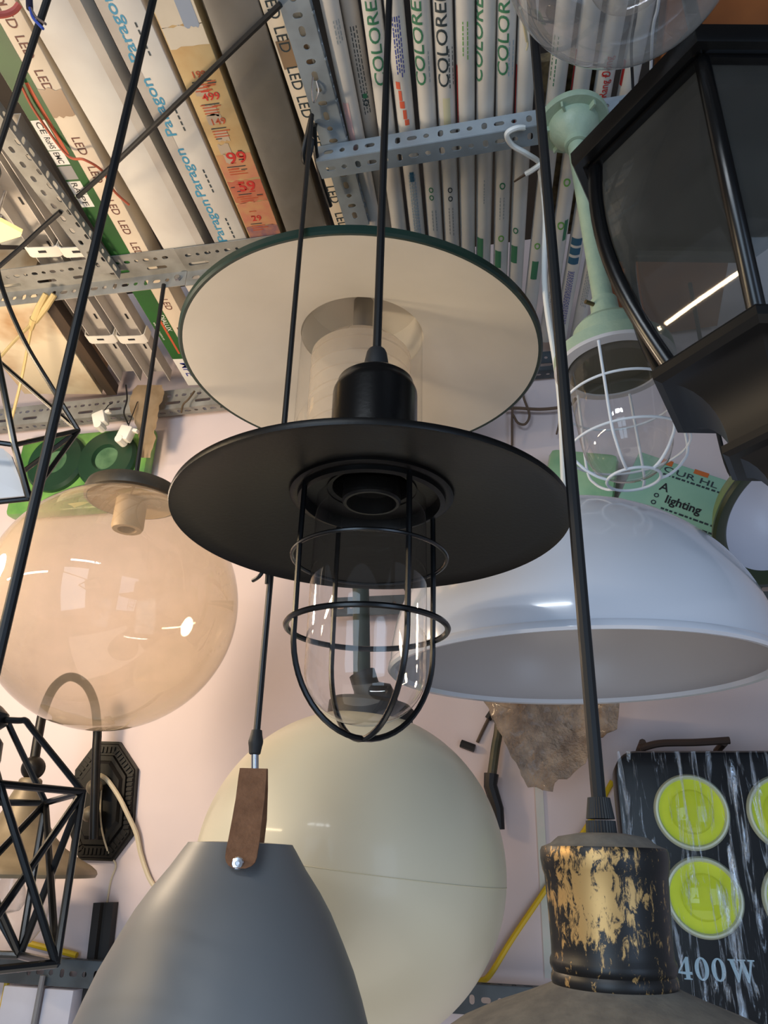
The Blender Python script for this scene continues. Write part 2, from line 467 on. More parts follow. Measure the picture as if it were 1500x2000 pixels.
# ================================================================== TUBE CARTONS
def carton(name_label, x1, y1, x2, y2, r=.0137, marks=(), mat=paper_w, near=-60, far=None, lift=0):
    zc = H + r + .001 + lift
    A = pz(x1, y1, zc); B = pz(x2, y2, zc); a = (B-A).normalized()
    N = A + a*srow(A, a, near)
    E = A + a*srow(A, a, far if far else 640)
    L = (E-N).length
    bm = bmesh.new()
    n = 28; q = a.orthogonal().normalized(); w = a.cross(q)
    prof = [(r*.86, 0), (r, .0015), (r, L-.0015), (r*.86, L)]
    M = frame(N, q, w, a)
    lathe([(0, .0)]+prof+[(0, L)], M, n, bm=bm)
    mats = [mat]
    def mi(m):
        if m not in mats: mats.append(m)
        return mats.index(m)
    for mk_ in marks:
        kind, row, col = mk_[:3]
        s = srow(N, a, row); Pc = N + a*s
        vd = CAM-Pc; vd = (vd-a*vd.dot(a)).normalized()
        tilt = mk_[5] if len(mk_) > 5 else 0
        nn = (Matrix.Rotation(tilt, 3, a) @ vd).normalized()
        if kind == 'w':          # lettering reading towards the viewer, row = where it starts
            text_cyl(bm, mk_[3], N, -a, nn, r, -s, mk_[4], mi(col), bold=.012, stretch=mk_[6] if len(mk_) > 6 else 1)
        elif kind == 'band':     # printed patch around the near side
            ln, wd = mk_[3], mk_[4]
            k0 = 9
            v = nn.cross(a)
            vs = []
            for i in range(k0):
                th = (i/(k0-1)-.5)*wd
                d = (nn*math.cos(th)+v*math.sin(th))*(r+.0004)
                vs.append((bm.verts.new(N+a*s+d), bm.verts.new(N+a*(s+ln)+d)))
            for (p, q_), (p2, q2) in zip(vs, vs[1:]):
                bm.faces.new((p, p2, q2, q_)).material_index = mi(col)
        elif kind == 'ring':     # small printed ring
            v = nn.cross(a); m_ = mi(col); rr = mk_[3]
            pr = []
            for i in range(17):
                an = 2*PI*i/16; row_ = []
                for R_ in (rr, rr*.6):
                    x, y = R_*math.cos(an)*1.5, R_*math.sin(an)
                    th = y/r
                    row_.append(bm.verts.new(N+a*(s+x)+(nn*math.cos(th)+v*math.sin(th))*(r+.0004)))
                pr.append(row_)
            for p, q_ in zip(pr, pr[1:]): bm.faces.new((p[0], p[1], q_[1], q_[0])).material_index = m_
        elif kind == 'lines':    # unreadable small print
            m_ = mi(col); v = nn.cross(a); rnd = random.Random(int(row*7+x1))
            for ro in range(mk_[4]):
                th0 = ((ro+.5)/mk_[4]-.5)*.95
                x = 0
                while x < mk_[3]:
                    l = rnd.uniform(.003, .008)
                    P = []
                    for dx, dt in ((0, -.05), (l, -.05), (l, .05), (0, .05)):
                        th = th0+dt; P.append(bm.verts.new(N+a*(s+x+dx)+(nn*math.cos(th)+v*math.sin(th))*(r+.0004)))
                    bm.faces.new(P).material_index = m_
                    x += l+rnd.uniform(.0015, .003)
    o = solo('tube_carton', bm, mats, name_label, 'carton', loc=(N+E)/2-Z*r, group='fluorescent tube cartons on the rack', smooth=40)
    return o
C_ = 'COLORED'
g, dk = ink['green'], ink['dark']
rd = lambda *c: pbr('faded_red', (206, 150, 150), .6)
fade = pbr('faded_red', (212, 176, 176), .6)
fadeg = pbr('faded_yellow', (206, 202, 168), .6)
carton('white tube carton with faded pink smears, leftmost beside the steel angle', 663, 100, 727, 417, r=.0128, far=520, marks=[('band', 190, fade, .10, .8, .6), ('lines', 30, ink['pale'], .03, 3, -.3)])
carton('greyish tube carton covered in small dark print near the left end of the row', 698, 100, 752, 417, mat=paper_g, lift=.017, far=520, r=.0128,
       marks=[('lines', 40, ink['dark'], .14, 3), ('ring', 190, ink['dark'], .004), ('band', 172, ink['green'], .008, .5)])
carton('white tube carton with large green lettering, third from the steel angle', 737, 100, 776, 417, marks=[('w', 155, g, C_, .0165, .1, 1.35)])
carton('white tube carton with a blue text block and orange mark beside the centre cord', 779, 100, 812, 417,
       marks=[('lines', 20, ink['navy'], .085, 4), ('band', 148, ink['orange'], .012, .5, .5), ('band', 165, ink['orange'], .017, .35, .35), ('band', 186, ink['orange'], .012, .55, .25), ('band', 203, ink['orange'], .016, .4, .05), ('band', 222, ink['orange'], .010, .5, -.1), ('lines', 330, ink['steel'], .18, 4), ('band', 325, ink['tealblue'], .02, .5)])
carton('white tube carton with pale green lettering just right of the dark gap', 827, 100, 848, 417,
       marks=[('w', 155, g, C_, .0165, .55, 1.35), ('lines', 90, ink['pale'], .05, 1, -.5), ('ring', 360, g, .004, 0, .2), ('ring', 375, g, .004, 0, .2), ('lines', 400, ink['pale'], .05, 2)])
carton('white tube carton with large dark lettering, sixth in the row', 868, 100, 881, 417,
       marks=[('w', 158, dk, C_, .0165, .25, 1.35), ('lines', 85, dk, .06, 2, -.7), ('band', 180, fadeg, .07, .8), ('ring', 360, dk, .004), ('ring', 377, dk, .004), ('lines', 395, ink['grey'], .06, 2)])
carton('nearly blank white tube carton right of the dark lettered one', 909, 100, 913, 417,
       marks=[('lines', 30, ink['lime'], .05, 2), ('band', 120, ink['red'], .10, .25, 1.15)])
carton('white tube carton with its green lettering turned to the left side', 949, 100, 945, 417,
       marks=[('w', 150, g, C_, .0165, .95, 1.35), ('lines', 340, ink['pale'], .05, 1), ('band', 455, g, .05, .9, .5)])
carton('white tube carton with green lettering and a green block at its far end', 988, 100, 980, 417,
       marks=[('w', 135, g, C_, .0165, .35, 1.35), ('lines', 70, ink['steel'], .05, 2, -.6), ('ring', 352, g, .005), ('lines', 375, ink['pale'], .05, 2), ('ring', 455, ink['lime'], .0055), ('band', 480, g, .045, .9, .4)])
carton('white tube carton just left of the thick black cord', 1028, 100, 1013, 417,
       marks=[('band', 120, ink['red'], .10, .3, 1.2), ('ring', 440, g, .005, 0, .3), ('band', 470, g, .045, .9, .4)])
carton('white tube carton right of the thick black cord, green recycling ring', 1095, 100, 1052, 460, mat=paper_w,
       marks=[('lines', 60, ink['green'], .07, 2, .6), ('ring', 365, g, .005), ('ring', 470, ink['lime'], .0055), ('band', 500, g, .05, .9)])
carton('white tube carton with red side print left of the pole lamp flange', 1143, 100, 1092, 467, far=660,
       marks=[('band', 90, ink['red'], .09, .3, 1.1), ('ring', 345, ink['lime'], .006), ('ring', 430, ink['lime'], .0065), ('band', 420, g, .05, .5, -.7), ('lines', 560, ink['pale'], .05, 3)])
carton('white tube carton with a red flower mark and red name behind the pole lamp flange', 1190, 100, 1127, 467, far=684,
       marks=[('w', 178, ink['red'], 'Rang Đông', .0115, -.1, .9), ('ring', 196, ink['red'], .0052, 0, -.1), ('band', 455, ink['tealblue'], .018, 1.5), ('band', 474, ink['tealblue'], .018, 1.5), ('band', 493, ink['tealblue'], .018, 1.5), ('lines', 520, ink['navy'], .16, 5), ('band', 655, ink['red'], .04, 1.2)])
carton('white tube carton at the right end of the row behind the clear globe', 1240, 100, 1165, 467, far=684, marks=[('band', 110, ink['red'], .04, .4, .9), ('lines', 520, ink['pale'], .1, 4)])
# brown boards lying on the tubes at right
M = frame(pz(1385, 30, H+.0), X, Y, Z)
bm = box(M, -.055, .22, -.075, .30, 0, .06, bev=.003)
solo('cardboard_box', bm, [orange_w], 'orange-brown cardboard box behind the black lantern roof at top right', 'box')
M = frame(pz(1120, 170, H+.035), X, Y, Z)
bm = box(M, -.05, .05, -.05, .3, 0, .02, bev=.001)
solo('newspaper_pad', bm, [pbr('newsprint', (150, 132, 96), .8, c2=(96, 84, 66), scale=60)], 'folded newspaper wedged above the tube cartons right of the thick black cord', 'paper')
M = frame(pz(1215, 585, H+.032), Matrix.Rotation(-.06, 3, 'Z') @ X, Matrix.Rotation(-.06, 3, 'Z') @ Y, Z)
bm = box(M, -.03, .20, -.22, .14, 0, .04, bev=.002)
solo('wooden_board', bm, [orange_w], 'orange-brown board on the rack behind the stem of the pole lamp', 'board')

# ================================================================== LONG BOXES AND BATTENS ON THE LEFT
def longbox(name, label, cat, x1, y1, x2, y2, w, h, near, far, mats, paint=None, z=H+.002, extra=None, group=None, bev=.0015):
    A = pz(x1, y1, z); B = pz(x2, y2, z); a = (B-A); a.z = 0; a.normalize()
    N = A + a*srow(A, a, near); E = A + a*srow(A, a, far); L = (E-N).length
    v = Vector((a.y, -a.x, 0))        # to the right seen from the camera
    M = frame(N, a, v, a.cross(v))    # local z points down
    bm = box(M, 0, L, -w/2, w/2, -h, 0, bev=bev)
    mats = list(mats)
    def mi(m):
        if m not in mats: mats.append(m)
        return mats.index(m)
    def sat(row): return srow(N, a, row)
    if paint: paint(bm, M, L, mi, sat)
    return solo(name, bm, mats, label, cat, group=group)
def patch(bm, M, x0, x1, y0, y1, mi, z=.0003, jag=0, rnd=None):
    n = 1 if not jag else 7
    lo = []; hi = []
    for k in range(n+1):
        y = y0+(y1-y0)*k/n
        lo.append(bm.verts.new(M @ Vector((x0+(rnd.uniform(-jag, jag) if jag else 0), y, z))))
        hi.append(bm.verts.new(M @ Vector((x1+(rnd.uniform(-jag, jag) if jag else 0), y, z))))
    for k in range(n):
        bm.faces.new((lo[k], lo[k+1], hi[k+1], hi[k])).material_index = mi
def flip(M, x, y):   # lettering read from the far end towards the viewer
    return M @ Matrix.Translation((x, y, 0)) @ Matrix.Rotation(PI, 4, 'Z')
def at_(M, x, y): return M @ Matrix.Translation((x, y, 0))
BX = 'long lighting boxes on the rack'
rnd = random.Random(3)
def p_green(bm, M, L, mi, sat):
    w = .080
    gp, ib, tp = mi(green_p), mi(ink['brown']), mi(tape_b)
    sE = sat(700)
    patch(bm, M, .002, sE, -w/2+.001, .002, gp)
    patch(bm, M, sE, L-.002, -w/2+.001, .012, mi(ink['white']), .0003)
    text(bm, 'MPE', at_(M, sE+.016, -.028), .022, mi(ink['navy']), bold=.008, stretch=1.0)
    rows = [-40, 10, 72, 139, 232, 270, 327, 392, 432, 475, 520, 585, 640]
    for k, r_ in enumerate(rows):
        if k in (4,): continue
        text(bm, 'LED', at_(M, sat(r_), .012), .0145, ib, bold=.006, stretch=1.0)
    patch(bm, M, sat(176), sat(230), .002, w/2-.001, tp, .0007, .003, rnd)
    # red tear along the green face
    rr = mi(ink['rust'])
    patch(bm, M, sat(160), sat(300), -.012, -.006, rr, .0006)
    # approval stickers
    for r0, tx in ((232, 'CE'), (262, 'RoHS'), (292, 'EMC'), (322, ''), (352, 'RA'), (378, 'PF')):
        s0 = sat(r0); patch(bm, M, s0, s0+.028, -w/2+.002, -w/2+.026, mi(ink['grey'] if not tx else ink['white']), .0006)
        if tx: text(bm, tx, at_(M, s0+.003, -w/2+.008), .010, mi(ink['black']), wid=.022, z=.0009, bold=.01)
    text(bm, 'DIALUX', at_(M, sat(615), -.012), .011, mi(ink['white']))
    patch(bm, M, sat(618), sat(690), -.018, -.013, rr, .0006)
    text(bm, 'www.mpe.com.vn', at_(M, sat(628), -w/2+.006), .006, mi(ink['white']))
longbox('light_box', 'green and cream box printed LED along its side, its white end by the wall', 'box', 142, 300, 312, 600, .080, .05, -60, 752, [cream_p], p_green, group=BX)
def p_f1(bm, M, L, mi, sat):
    patch(bm, M, .002, L-.002, .030, .046, mi(paper_g), .0003)  # grey strip paints the shaded right side onto the underside
longbox('light_fixture', 'long plain white light fixture between the green box and the blue lettered box', 'light fixture', 145, 100, 310, 400, .075, .055, -60, 745, [paper_w], p_f1, group=BX)
def p_par(bm, M, L, mi, sat):
    b = mi(ink['blue'])
    for r0 in (-10, 118, 263, 382, 470):
        text(bm, 'Paragon', flip(M, sat(r0), -.006), .0165, b, bold=.014, stretch=1.36)
        x = sat(r0)-.006
        for k in range(5):
            l = .007; patch(bm, M, x-l, x, .009, .0115, mi(ink['dark']), .0005); x -= l+.0035
    patch(bm, M, .002, L-.002, -.031, -.014, mi(paper_g), .0003)
longbox('light_box', 'long white box with blue lettering along it', 'box', 276, 100, 417, 400, .064, .06, -60, 745, [paper_w], p_par, group=BX)
news = pbr('newspaper', (198, 174, 128), .75, c2=(188, 156, 108), scale=20)
def p_news(bm, M, L, mi, sat):
    w = .062
    blocks = [(-60, 50, 'white'), (50, 92, 'white'), (300, 350, 'pinkred'), (352, 395, 'red2'), (395, 440, 'pinkred'), (440, 470, 'purple')]
    pk = mi(pbr('print_coral', (196, 124, 100), .7, c2=(198, 152, 106), scale=30)); rd2 = mi(pbr('print_red', (186, 96, 80), .7, c2=(192, 128, 90), scale=26)); pu = mi(pbr('print_purple', (130, 96, 110), .7, c2=(176, 120, 96), scale=60))
    d = {'white': mi(pbr('print_paper', (216, 208, 192), .7, c2=(206, 198, 182), scale=14)), 'pinkred': pk, 'red2': rd2, 'purple': pu}
    for r0, r1, k in blocks: patch(bm, M, sat(r0), sat(r1)-.001, -w/2+.002, w/2-.001, d[k], .0003, .002, rnd)
    patch(bm, M, sat(-20), sat(56), .004, .026, mi(pbr('print_blue', (150, 164, 186), .7)), .0006, .003, rnd)
    R = mi(ink['red']); K = mi(ink['dark']); G = mi(pbr('print_tan', (186, 170, 150), .7))
    O = mi(ink['rust'])
    for r0, tx, hh in ((150, '199', .010), (195, '499', .012), (242, '149', .011), (318, '99', .022), (372, '59', .02), (430, '29', .012)):
        Mt = M @ Matrix.Translation((sat(r0), -.012, 0)) @ Matrix.Rotation(PI/2, 4, 'Z')
        text(bm, tx, Mt, hh, R if hh > .011 else O, z=.0008, bold=.02, stretch=1.1)
        for k in range(4):
            x = sat(r0)+.006+.005*k; patch(bm, M, x, x+.0018, -.018, rnd.uniform(.0, .018), K if k == 0 else O, .0007)
    for r0 in (165, 205, 222, 255, 280, 300):
        patch(bm, M, sat(r0), sat(r0)+.018, -.022+rnd.uniform(0, .008), -.002+rnd.uniform(0, .008), G, .0005, .002, rnd)
    for k in range(26):
        x = sat(rnd.uniform(130, 430)); y = rnd.uniform(-.028, .016); patch(bm, M, x, x+.0016, y, y+rnd.uniform(.006, .014), rnd.choice((K, R, O, O)), .0008)
longbox('wrapped_box', 'long box wrapped in old newspaper with red and orange adverts', 'box', 374, 100, 494, 400, .062, .055, -60, 520, [news], p_news, group=BX)
film = glass('film', haze=.10, hazec=(190, 186, 180), gloss=1.0, rough=.2, dust=.25, dscale=14)
ge = longbox('light_fixture', 'long grey light fixture under clear dusty film right of the newspaper wrapped box', 'light fixture', 482, 100, 581, 400, .074, .05, -60, 480,
        [pbr('fixture_grey', (112, 110, 106), .45, c2=(96, 92, 84), scale=8)], None, group=BX)
A = pz(484, 100, H-.001); B = pz(584, 400, H-.001); a = (B-A); a.z = 0; a.normalize(); v = Vector((a.y, -a.x, 0))
bm = bmesh.new(); rw = []
for i in range(41):
    s = srow(A, a, -50)+(srow(A, a, 445)-srow(A, a, -50))*i/40
    rw.append([bm.verts.new(A+a*s+v*((j/10-.5)*.076)+Z*(-.0012-.0028*abs(math.sin(i*1.7+j*2.1+math.sin(j*3))))) for j in range(11)])
for p, q in zip(rw, rw[1:]):
    for j in range(10): bm.faces.new((p[j], p[j+1], q[j+1], q[j]))
mk('plastic_film', bm, film, ge, label='wrinkled clear plastic film')
def p_led(bm, M, L, mi, sat):
    for r_ in (-20, 50, 128, 186, 252, 308, 362, 414): text(bm, 'LED', at_(M, sat(r_), -.018), .016, mi(ink['dark']), bold=.004, stretch=1.0)
    patch(bm, M, sat(75), sat(130), -.022, .022, mi(tape_b), .0003, .002, rnd)
longbox('light_box', 'narrow cream box printed LED, half hidden above the steel angle', 'box', 574, 100, 668, 400, .05, .05, -60, 520, [cream_p], p_led, z=H+.0025, group=BX)

# fluorescent battens at the left
def batten(label, x1, y1, x2, y2, w, near, far):
    A = pz(x1, y1, H+.0105); B = pz(x2, y2, H+.0105); a = (B-A); a.z = 0; a.normalize()
    N = A+a*srow(A, a, near); E = A+a*srow(A, a, far); L = (E-N).length
    v = Vector((a.y, -a.x, 0)); M = frame(N, a, v, a.cross(v))
    t = thing('fluorescent_batten', label, 'light fixture', (N+E)/2, group='fluorescent battens on the rack')
    bm = bmesh.new(); th = .0015; d = .032
    prof = [(-w/2, 0), (-w/2, -d), (w/2, -d), (w/2, 0), (w/2-th, 0), (w/2-th, -d+th), (-w/2+th, -d+th), (-w/2+th, 0)]
    loft([[M @ Vector((x, y, z)) for y, z in prof] for x in (0, L)], bm)
    for k in range(int(L/.11)):      # punched slots in the tray
        x = .06+k*.11; patch(bm, M, x, x+.018, -.006, -.001, 1, -d+th+.0004)
    mk('tray', bm, [batten_w, ink['black']], t)
    return t, M, L, v, a, N
for lab, x1, x2 in (('left-hand white fluorescent batten tray on the rack beside the dark wood strip', 150, 262), ('right-hand white fluorescent batten tray on the rack beside the green box', 211, 306)):
    t, M, L, v, a, N = batten(lab, x1, 586 if x1 == 150 else 583, x2, 756 if x1 == 150 else 735, .052, 250, 745)
    for row in (478, 652):
        s = srow(N, a, row); b = bmesh.new()
        prof = [(-.036, -.022), (-.033, .003), (-.026, .007), (.026, .007), (.033, .003), (.036, -.022)]
        out = prof+[(y*.95, z-.0018) for y, z in prof[::-1]]
        loft([[M @ Vector((x, y, z)) for y, z in out] for x in (s, s+.026)], b)
        patch(b, M, s+.008, s+.014, -.008, .008, 1, .0075)
        mk('clip', b, [white_pl, ink['black']], t, label='white plastic clip across the tray')
# dark strip + stained box
longbox('wood_strip', 'dark stained timber strip lying on the rack at the left', 'strip', 102, 605, 218, 771, .026, .03, 545, 772, [wood_dk], None, z=H+.0015)
longbox('cardboard_box', 'pale cardboard box with rusty stains on the rack at the far left', 'box', 4, 610, 131, 780, .20, .10, 560, 770, [kraft_st], None, z=H+.0015)
longbox('light_fixture', 'grey white metal fixture at the far left edge above the warm lamp', 'light fixture', -60, 300, 26, 450, .085, .05, 120, 480, [pbr('fixture_pale', (176, 176, 172), .5, c2=(160, 160, 156), scale=6)], None, z=H+.046)
# ================================================================== LAMPS
def cord_up(name, parent, P, r, top=CZ, mat=None, lean=None, label=None):
    P = Vector(P); T = Vector((P.x, P.y, top)) if lean is None else Vector(lean)
    return mk(name, tube([P, P.lerp(T, .5), T], r, 10), mat or cord_m, parent, label=label)
def shift(prof, dz): return [(r, z+dz) for r, z in prof]
def az(phi): return YAW+phi

# ---- black caged pendant, centre -------------------------------------------------
A = Ax(pf(724, 1021, .61)); M = A.mat(); R = A.r(1021, 769)
t = thing('caged_pendant', 'matt black pendant lamp with wide flat disc shade over a caged clear glass jar', 'pendant lamp', A.P, 'pendant lamps hung for sale')
k = R/.175
prof = [(.036*k, .034*k), (.06*k, .030*k), (.11*k, .018*k), (.160*k, .004*k), (.1715*k, -.0005), (.1745*k, -.003), (.1752*k, -.0005), (.1742*k, .0025), (.1705*k, .0035), (.160*k, .0065*k), (.11*k, .021*k), (.06*k, .033*k), (.036*k, .037*k)]
mk('shade', lathe(prof, M, 128, close=True), black_satin, t)
s0 = A.s(820); rc = A.r(790, 166)
ct_ = A.s(760)
cap = [(rc, .032*k), (rc, ct_-.008), (rc*.99, ct_-.005), (rc*.95, ct_-.001), (rc*.925, ct_+.001), (rc*.90, ct_+.0055), (rc*.80, ct_+.009), (rc*.5, ct_+.011), (0, ct_+.0115)]
mk('cap', lathe(cap, M, 72), black_cap, t)
gt_ = A.s(684)
gp = [(.0122, ct_+.008), (.0120, gt_-.017), (.0098, gt_-.004), (.0085, gt_-.001), (.0045, gt_)]
mk('cord_grip', lathe(gp, M, 24), grip_m, t)
cord_up('cord', t, A.at(gt_-.002), .0042)
# collar under the disc
col = [(.036*k, .030*k), (.066*k, .028*k), (.0735*k, .026*k), (.0745*k, .021*k), (.0725*k, .018*k), (.0690*k, .018*k), (.0685*k, .014*k), (.0655*k, .0125*k), (.062*k, .013*k), (.0615*k, .009*k), (.0575*k, .008*k), (.0565*k, .011*k), (.0560*k, .026*k), (.036*k, .026*k)]
mk('collar', lathe([(r*1.075 if r > .05 else r, z+.010) for r, z in col], M, 96), black_satin, t)
so = [(0, .027*k), (.0255*k, .027*k), (.0265*k, -.002*k), (.025*k, -.004*k), (.0225*k, -.004*k), (.0222*k, .012*k), (.012*k, .014*k), (.011*k, .017*k), (0, .017*k)]
mk('socket', lathe(shift(so, .022), M, 48), black_satin, t)
rg = A.r(1160, 229)
zb = A.s(1418); zc_ = zb+rg*.86
gl = [(rg*.98, .022*k), (rg*.99, -.02*k), (rg, -.05*k), (rg, zc_)] + [(rg*math.cos(a_), zc_-rg*.86*math.sin(a_)) for a_ in [PI/2*i/14 for i in range(1, 14)]] + [(0, zb)]
mk('glass_jar', lathe(gl, M, 96), clear, t)
gi = [(r*.955, z+(.0025 if r < 1e-6 else 0)) for r, z in gl]
b = bmesh.new(); rw1 = A.r(1090, 297); rw2 = A.r(1230, 306)
zt, z1, z2 = .024*k, A.s(1092), A.s(1228); zbot = A.s(1443)
hub = A.at(zbot)
for ph in (-61, 29, 119, 209):
    a_ = az(math.radians(ph)); d = Vector((math.cos(a_), math.sin(a_), 0))
    zs = z2-.012; H_ = zs-zbot
    P = [A.at(zt)+d*rw1*.99, A.at(z1)+d*rw1, A.at(z2)+d*rw2, A.at(zs)+d*rw2]
    P += [A.at(zs-H_*math.sin(q))+d*rw2*math.cos(q) for q in [PI/2*i/14 for i in range(1, 15)]]
    tube(P, .0024, 8, b)
tube(circle((0, 0, z1), rw1+.001, 96, M), .0017, 8, b, True)
tube(circle((0, 0, z2), rw2+.002, 96, M), .0025, 8, b, True)
mk('wire_cage', b, black_gloss, t)

# ---- big white-inside dish shade behind -----------------------------------------
A = Ax(pf(705, 712, 1.135)); M = A.mat(); R = A.r(712, 698)
t = thing('dish_shade', 'big dish lamp shade, dark green outside and white inside, behind the black pendant', 'lamp shade', A.P)
rn = A.r(650, 238)
prof = [(rn, .058), (rn+.01, .054), (R*.6, .030), (R*.9, .006), (R*.975, .0), (R*.99, -.001), (R, .002), (R, .012), (R*.985, .014), (R*.9, .016), (R*.6, .040), (rn+.012, .066), (rn+.006, .12), (rn*.8, .15), (.03, .158), (0, .158)]
b = lathe(prof, M, 128, mats=[1, 1, 1, 1, 0, 0, 0, 0, 0, 0, 0, 0, 0, 0, 0])
lathe([(rn, .058), (rn*.99, .10), (rn*.9, .13), (.02, .14), (0, .14)], M, 96, bm=b, mats=[1])
mk('shade', b, [green_dk, white_en], t)
mk('socket_stem', lathe([(0, .139), (.018, .139), (.018, .04), (0, .04)], M, 24), pbr('socket_grey', (120, 116, 110), .5), t)
zg = A.s(985)
gl2 = [(rn*.985, .06), (rn*.99, zg+.06), (rn*.93, zg+.02), (rn*.7, zg), (0, zg-.004)]
mk('glass_jar', lathe(gl2, M, 96), glass('jar_glass', haze=.05, hazec=(215, 200, 180), gloss=.8), t)
rb = rn*.80; zq = A.s(690)
pr = [(0, zq+.012), (rb*.5, zq+.010), (rb*.86, zq+.003), (rb, zq-.012)]
z_ = zq-.012
while z_ > zg+.07:
    pr += [(rb, z_-.012), (rb*.975, z_-.0135), (rb*.975, z_-.015), (rb, z_-.0165)]; z_ -= .0285
pr += [(rb, z_-.01), (rb*.7, z_-.03), (0, z_-.034)]
mk('bulb_cover', lathe(pr, M, 72), glass('frosted', haze=.42, hazec=(226, 214, 196), gloss=1.0, rough=.12, dust=.1), t, label='frosted ribbed inner cylinder')

# ---- white dome at right ----------------------------------------------------------
A = Ax(pf(1128, 1302, .98), Vector((0, -.03, 1))); M = A.mat(); R = A.r(1302, 732); h = R*.9
t = thing('dome_pendant', 'large glossy white dome pendant shade at the right behind the thick black cord', 'pendant lamp', A.P, 'pendant lamps hung for sale')
out = [(R*math.cos(q), h*math.sin(q)) for q in [PI/2*i/30 for i in range(0, 30)]]+[(0.012, h), (0, h)]
inn = [((R-.006)*math.cos(q), (h-.006)*math.sin(q)+.0015) for q in [PI/2*i/30 for i in range(0, 30)]][::-1]
prof = [(0, h)]+[(r, z) for r, z in out[::-1][1:]]+[(R+.0025, -.003), (R+.003, -.008), (R, -.011), (R-.006, -.010), (R-.008, -.004)]+inn[::-1]+[(0, h-.005)]
n_out = len(out)+4
b = lathe(prof, M, 128, mats=[0]*n_out+[1]*60)
mk('shade', b, [dome_w, dome_in], t)
mk('cap', lathe([(.0, h+.02), (.016, h+.02), (.018, h+.012), (.018, h-.002)], M, 24), white_pl, t)
P0 = A.at(h+.015)
P1 = pz(1055, 335, H-.004)
wc = pbr('cable_white', (226, 228, 226), .45)
mk('cord', tube(smoothpath([P0, P0.lerp(P1, .3)+X*.004, P0.lerp(P1, .6)-X*.006, P0.lerp(P1, .85)+X*.003, P1]), .0044, 10), wc, t, label='white twin cable')

# ---- left smoky globe ----------------------------------------------------------------
A = Ax(pf(222, 1180, 1.215)); M = A.mat(); R = A.r(1180, 478)
t = thing('globe_pendant', 'large dusty see-through glass globe pendant with a dark cap at the left', 'pendant lamp', A.P, 'pendant lamps hung for sale')
q0 = math.asin(.36)
prof = [(R*math.sin(q), R*math.cos(q)) for q in [q0+(PI-q0)*i/44 for i in range(45)]]
smoke = glass('smoky_glass', tint=(246, 240, 232), haze=.20, hazec=(214, 198, 174), gloss=1.25, dust=.09, dscale=16, edge=.40, film=(.02, .17, .42))
mk('globe', lathe(prof, M, 96), smoke, t)
zt = R*math.cos(q0)
mk('cap', lathe([(0, zt+.002), (R*.35, zt+.0), (R*.37, zt-.002), (R*.40, zt+.0), (R*.405, zt+.012), (R*.39, zt+.022), (R*.2, zt+.028), (0, zt+.03)], M, 72, mats=[1, 1, 0, 0, 0, 0, 0, 0]), [pbr('cap_grey', (66, 62, 56), .42, .4, c2=(84, 78, 68), scale=30), pbr('cap_lining', (196, 176, 146), .6)], t)
mk('socket', lathe([(0, zt+.01), (.026, zt+.01), (.027, zt-.05), (.0245, zt-.055), (.016, zt-.055), (.015, zt-.03), (0, zt-.03)], M, 36), pbr('socket_beige', (186, 166, 138), .5), t)
T = pz(320, 556, H-.03)
cord_up('cord', t, A.at(zt+.025), .0042, lean=Vector((T.x, T.y, T.z)))

# ---- cream ball -------------------------------------------------------------------------
A = Ax(pf(685, 1697, 1.20), Vector((.10, 0, 1))); M = A.mat(); R = A.r(1697, 602)
t = thing('ball_lamp', 'huge opaque cream ball lamp behind the grey shade', 'pendant lamp', A.P, 'pendant lamps hung for sale')
pr = [(R*math.sin(q), R*math.cos(q)) for q in [.24+(PI-.24)*i/60 for i in range(61)]]
b = lathe(pr, M, 128)
mk('globe', b, cream, t)
mk('seam', tube(circle((0, 0, .004), R+.0001, 128, M), .0006, 6, None, True), pbr('seam_cream', (206, 198, 170), .5), t, label='faint moulded seam around the middle')
zt = R*math.cos(.24)
mk('cap', lathe([(R*.27, zt-.012), (R*.30, zt-.006), (R*.30, zt+.016), (R*.27, zt+.022), (0, zt+.024)], M, 48), black_soft, t)
pc = A.at(zt+.02)
q1 = pf(790, 1372, 1.20); q2 = pf(722, 1352, 1.19); q3 = pf(707, 1315, 1.19); q4 = pf(705, 1130, 1.19)
top = pf(704, 1096, 1.19); top.z = CAM.z+.455; wl = Vector((top.x+.02, WY, CAM.z+.516))
pole_g = pbr('pole_green', (30, 44, 40), .6, c2=(44, 56, 48), scale=20)
mk('elbow', tube(smoothpath([pc, pc+Z*.012+X*(-.008), q1*.5+q2*.5, q2, q3]), .021, 14), black_soft, t)
mk('hanging_rod', tube(smoothpath([q3-Z*.005, q3.lerp(top, .5), top, top+Z*.04+Y*.02, wl-Y*.13, wl]), .0135, 14), pole_g, t, label='dark green rod')

# ---- grey shade with leather strap ---------------------------------------------------
P_ = pf(470, 1652, .812); A = Ax(P_); M = A.mat()
t = thing('strap_pendant', 'smooth grey bell pendant shade hung by a tan leather strap at the bottom', 'pendant lamp', A.P, 'pendant lamps hung for sale')
rows = [(1653, 208), (1657, 214), (1695, 262), (1739, 326), (1779, 376), (1838, 436), (1893, 488), (1950, 532), (2000, 566), (2060, 600), (2120, 625)]
pr = [(0, .003), (.030, .003), (A.r(1652, 202), .002)] + [(A.r(y, w), A.s(y)) for y, w in rows]
zend = pr[-1][1]
inner = [(r-.003, z) for r, z in pr[3:]][::-1]
mk('shade', lathe(pr+[(pr[-1][0]-.0015, zend-.002)]+inner+[(0, -.012)], M, 128), grey_sh, t)
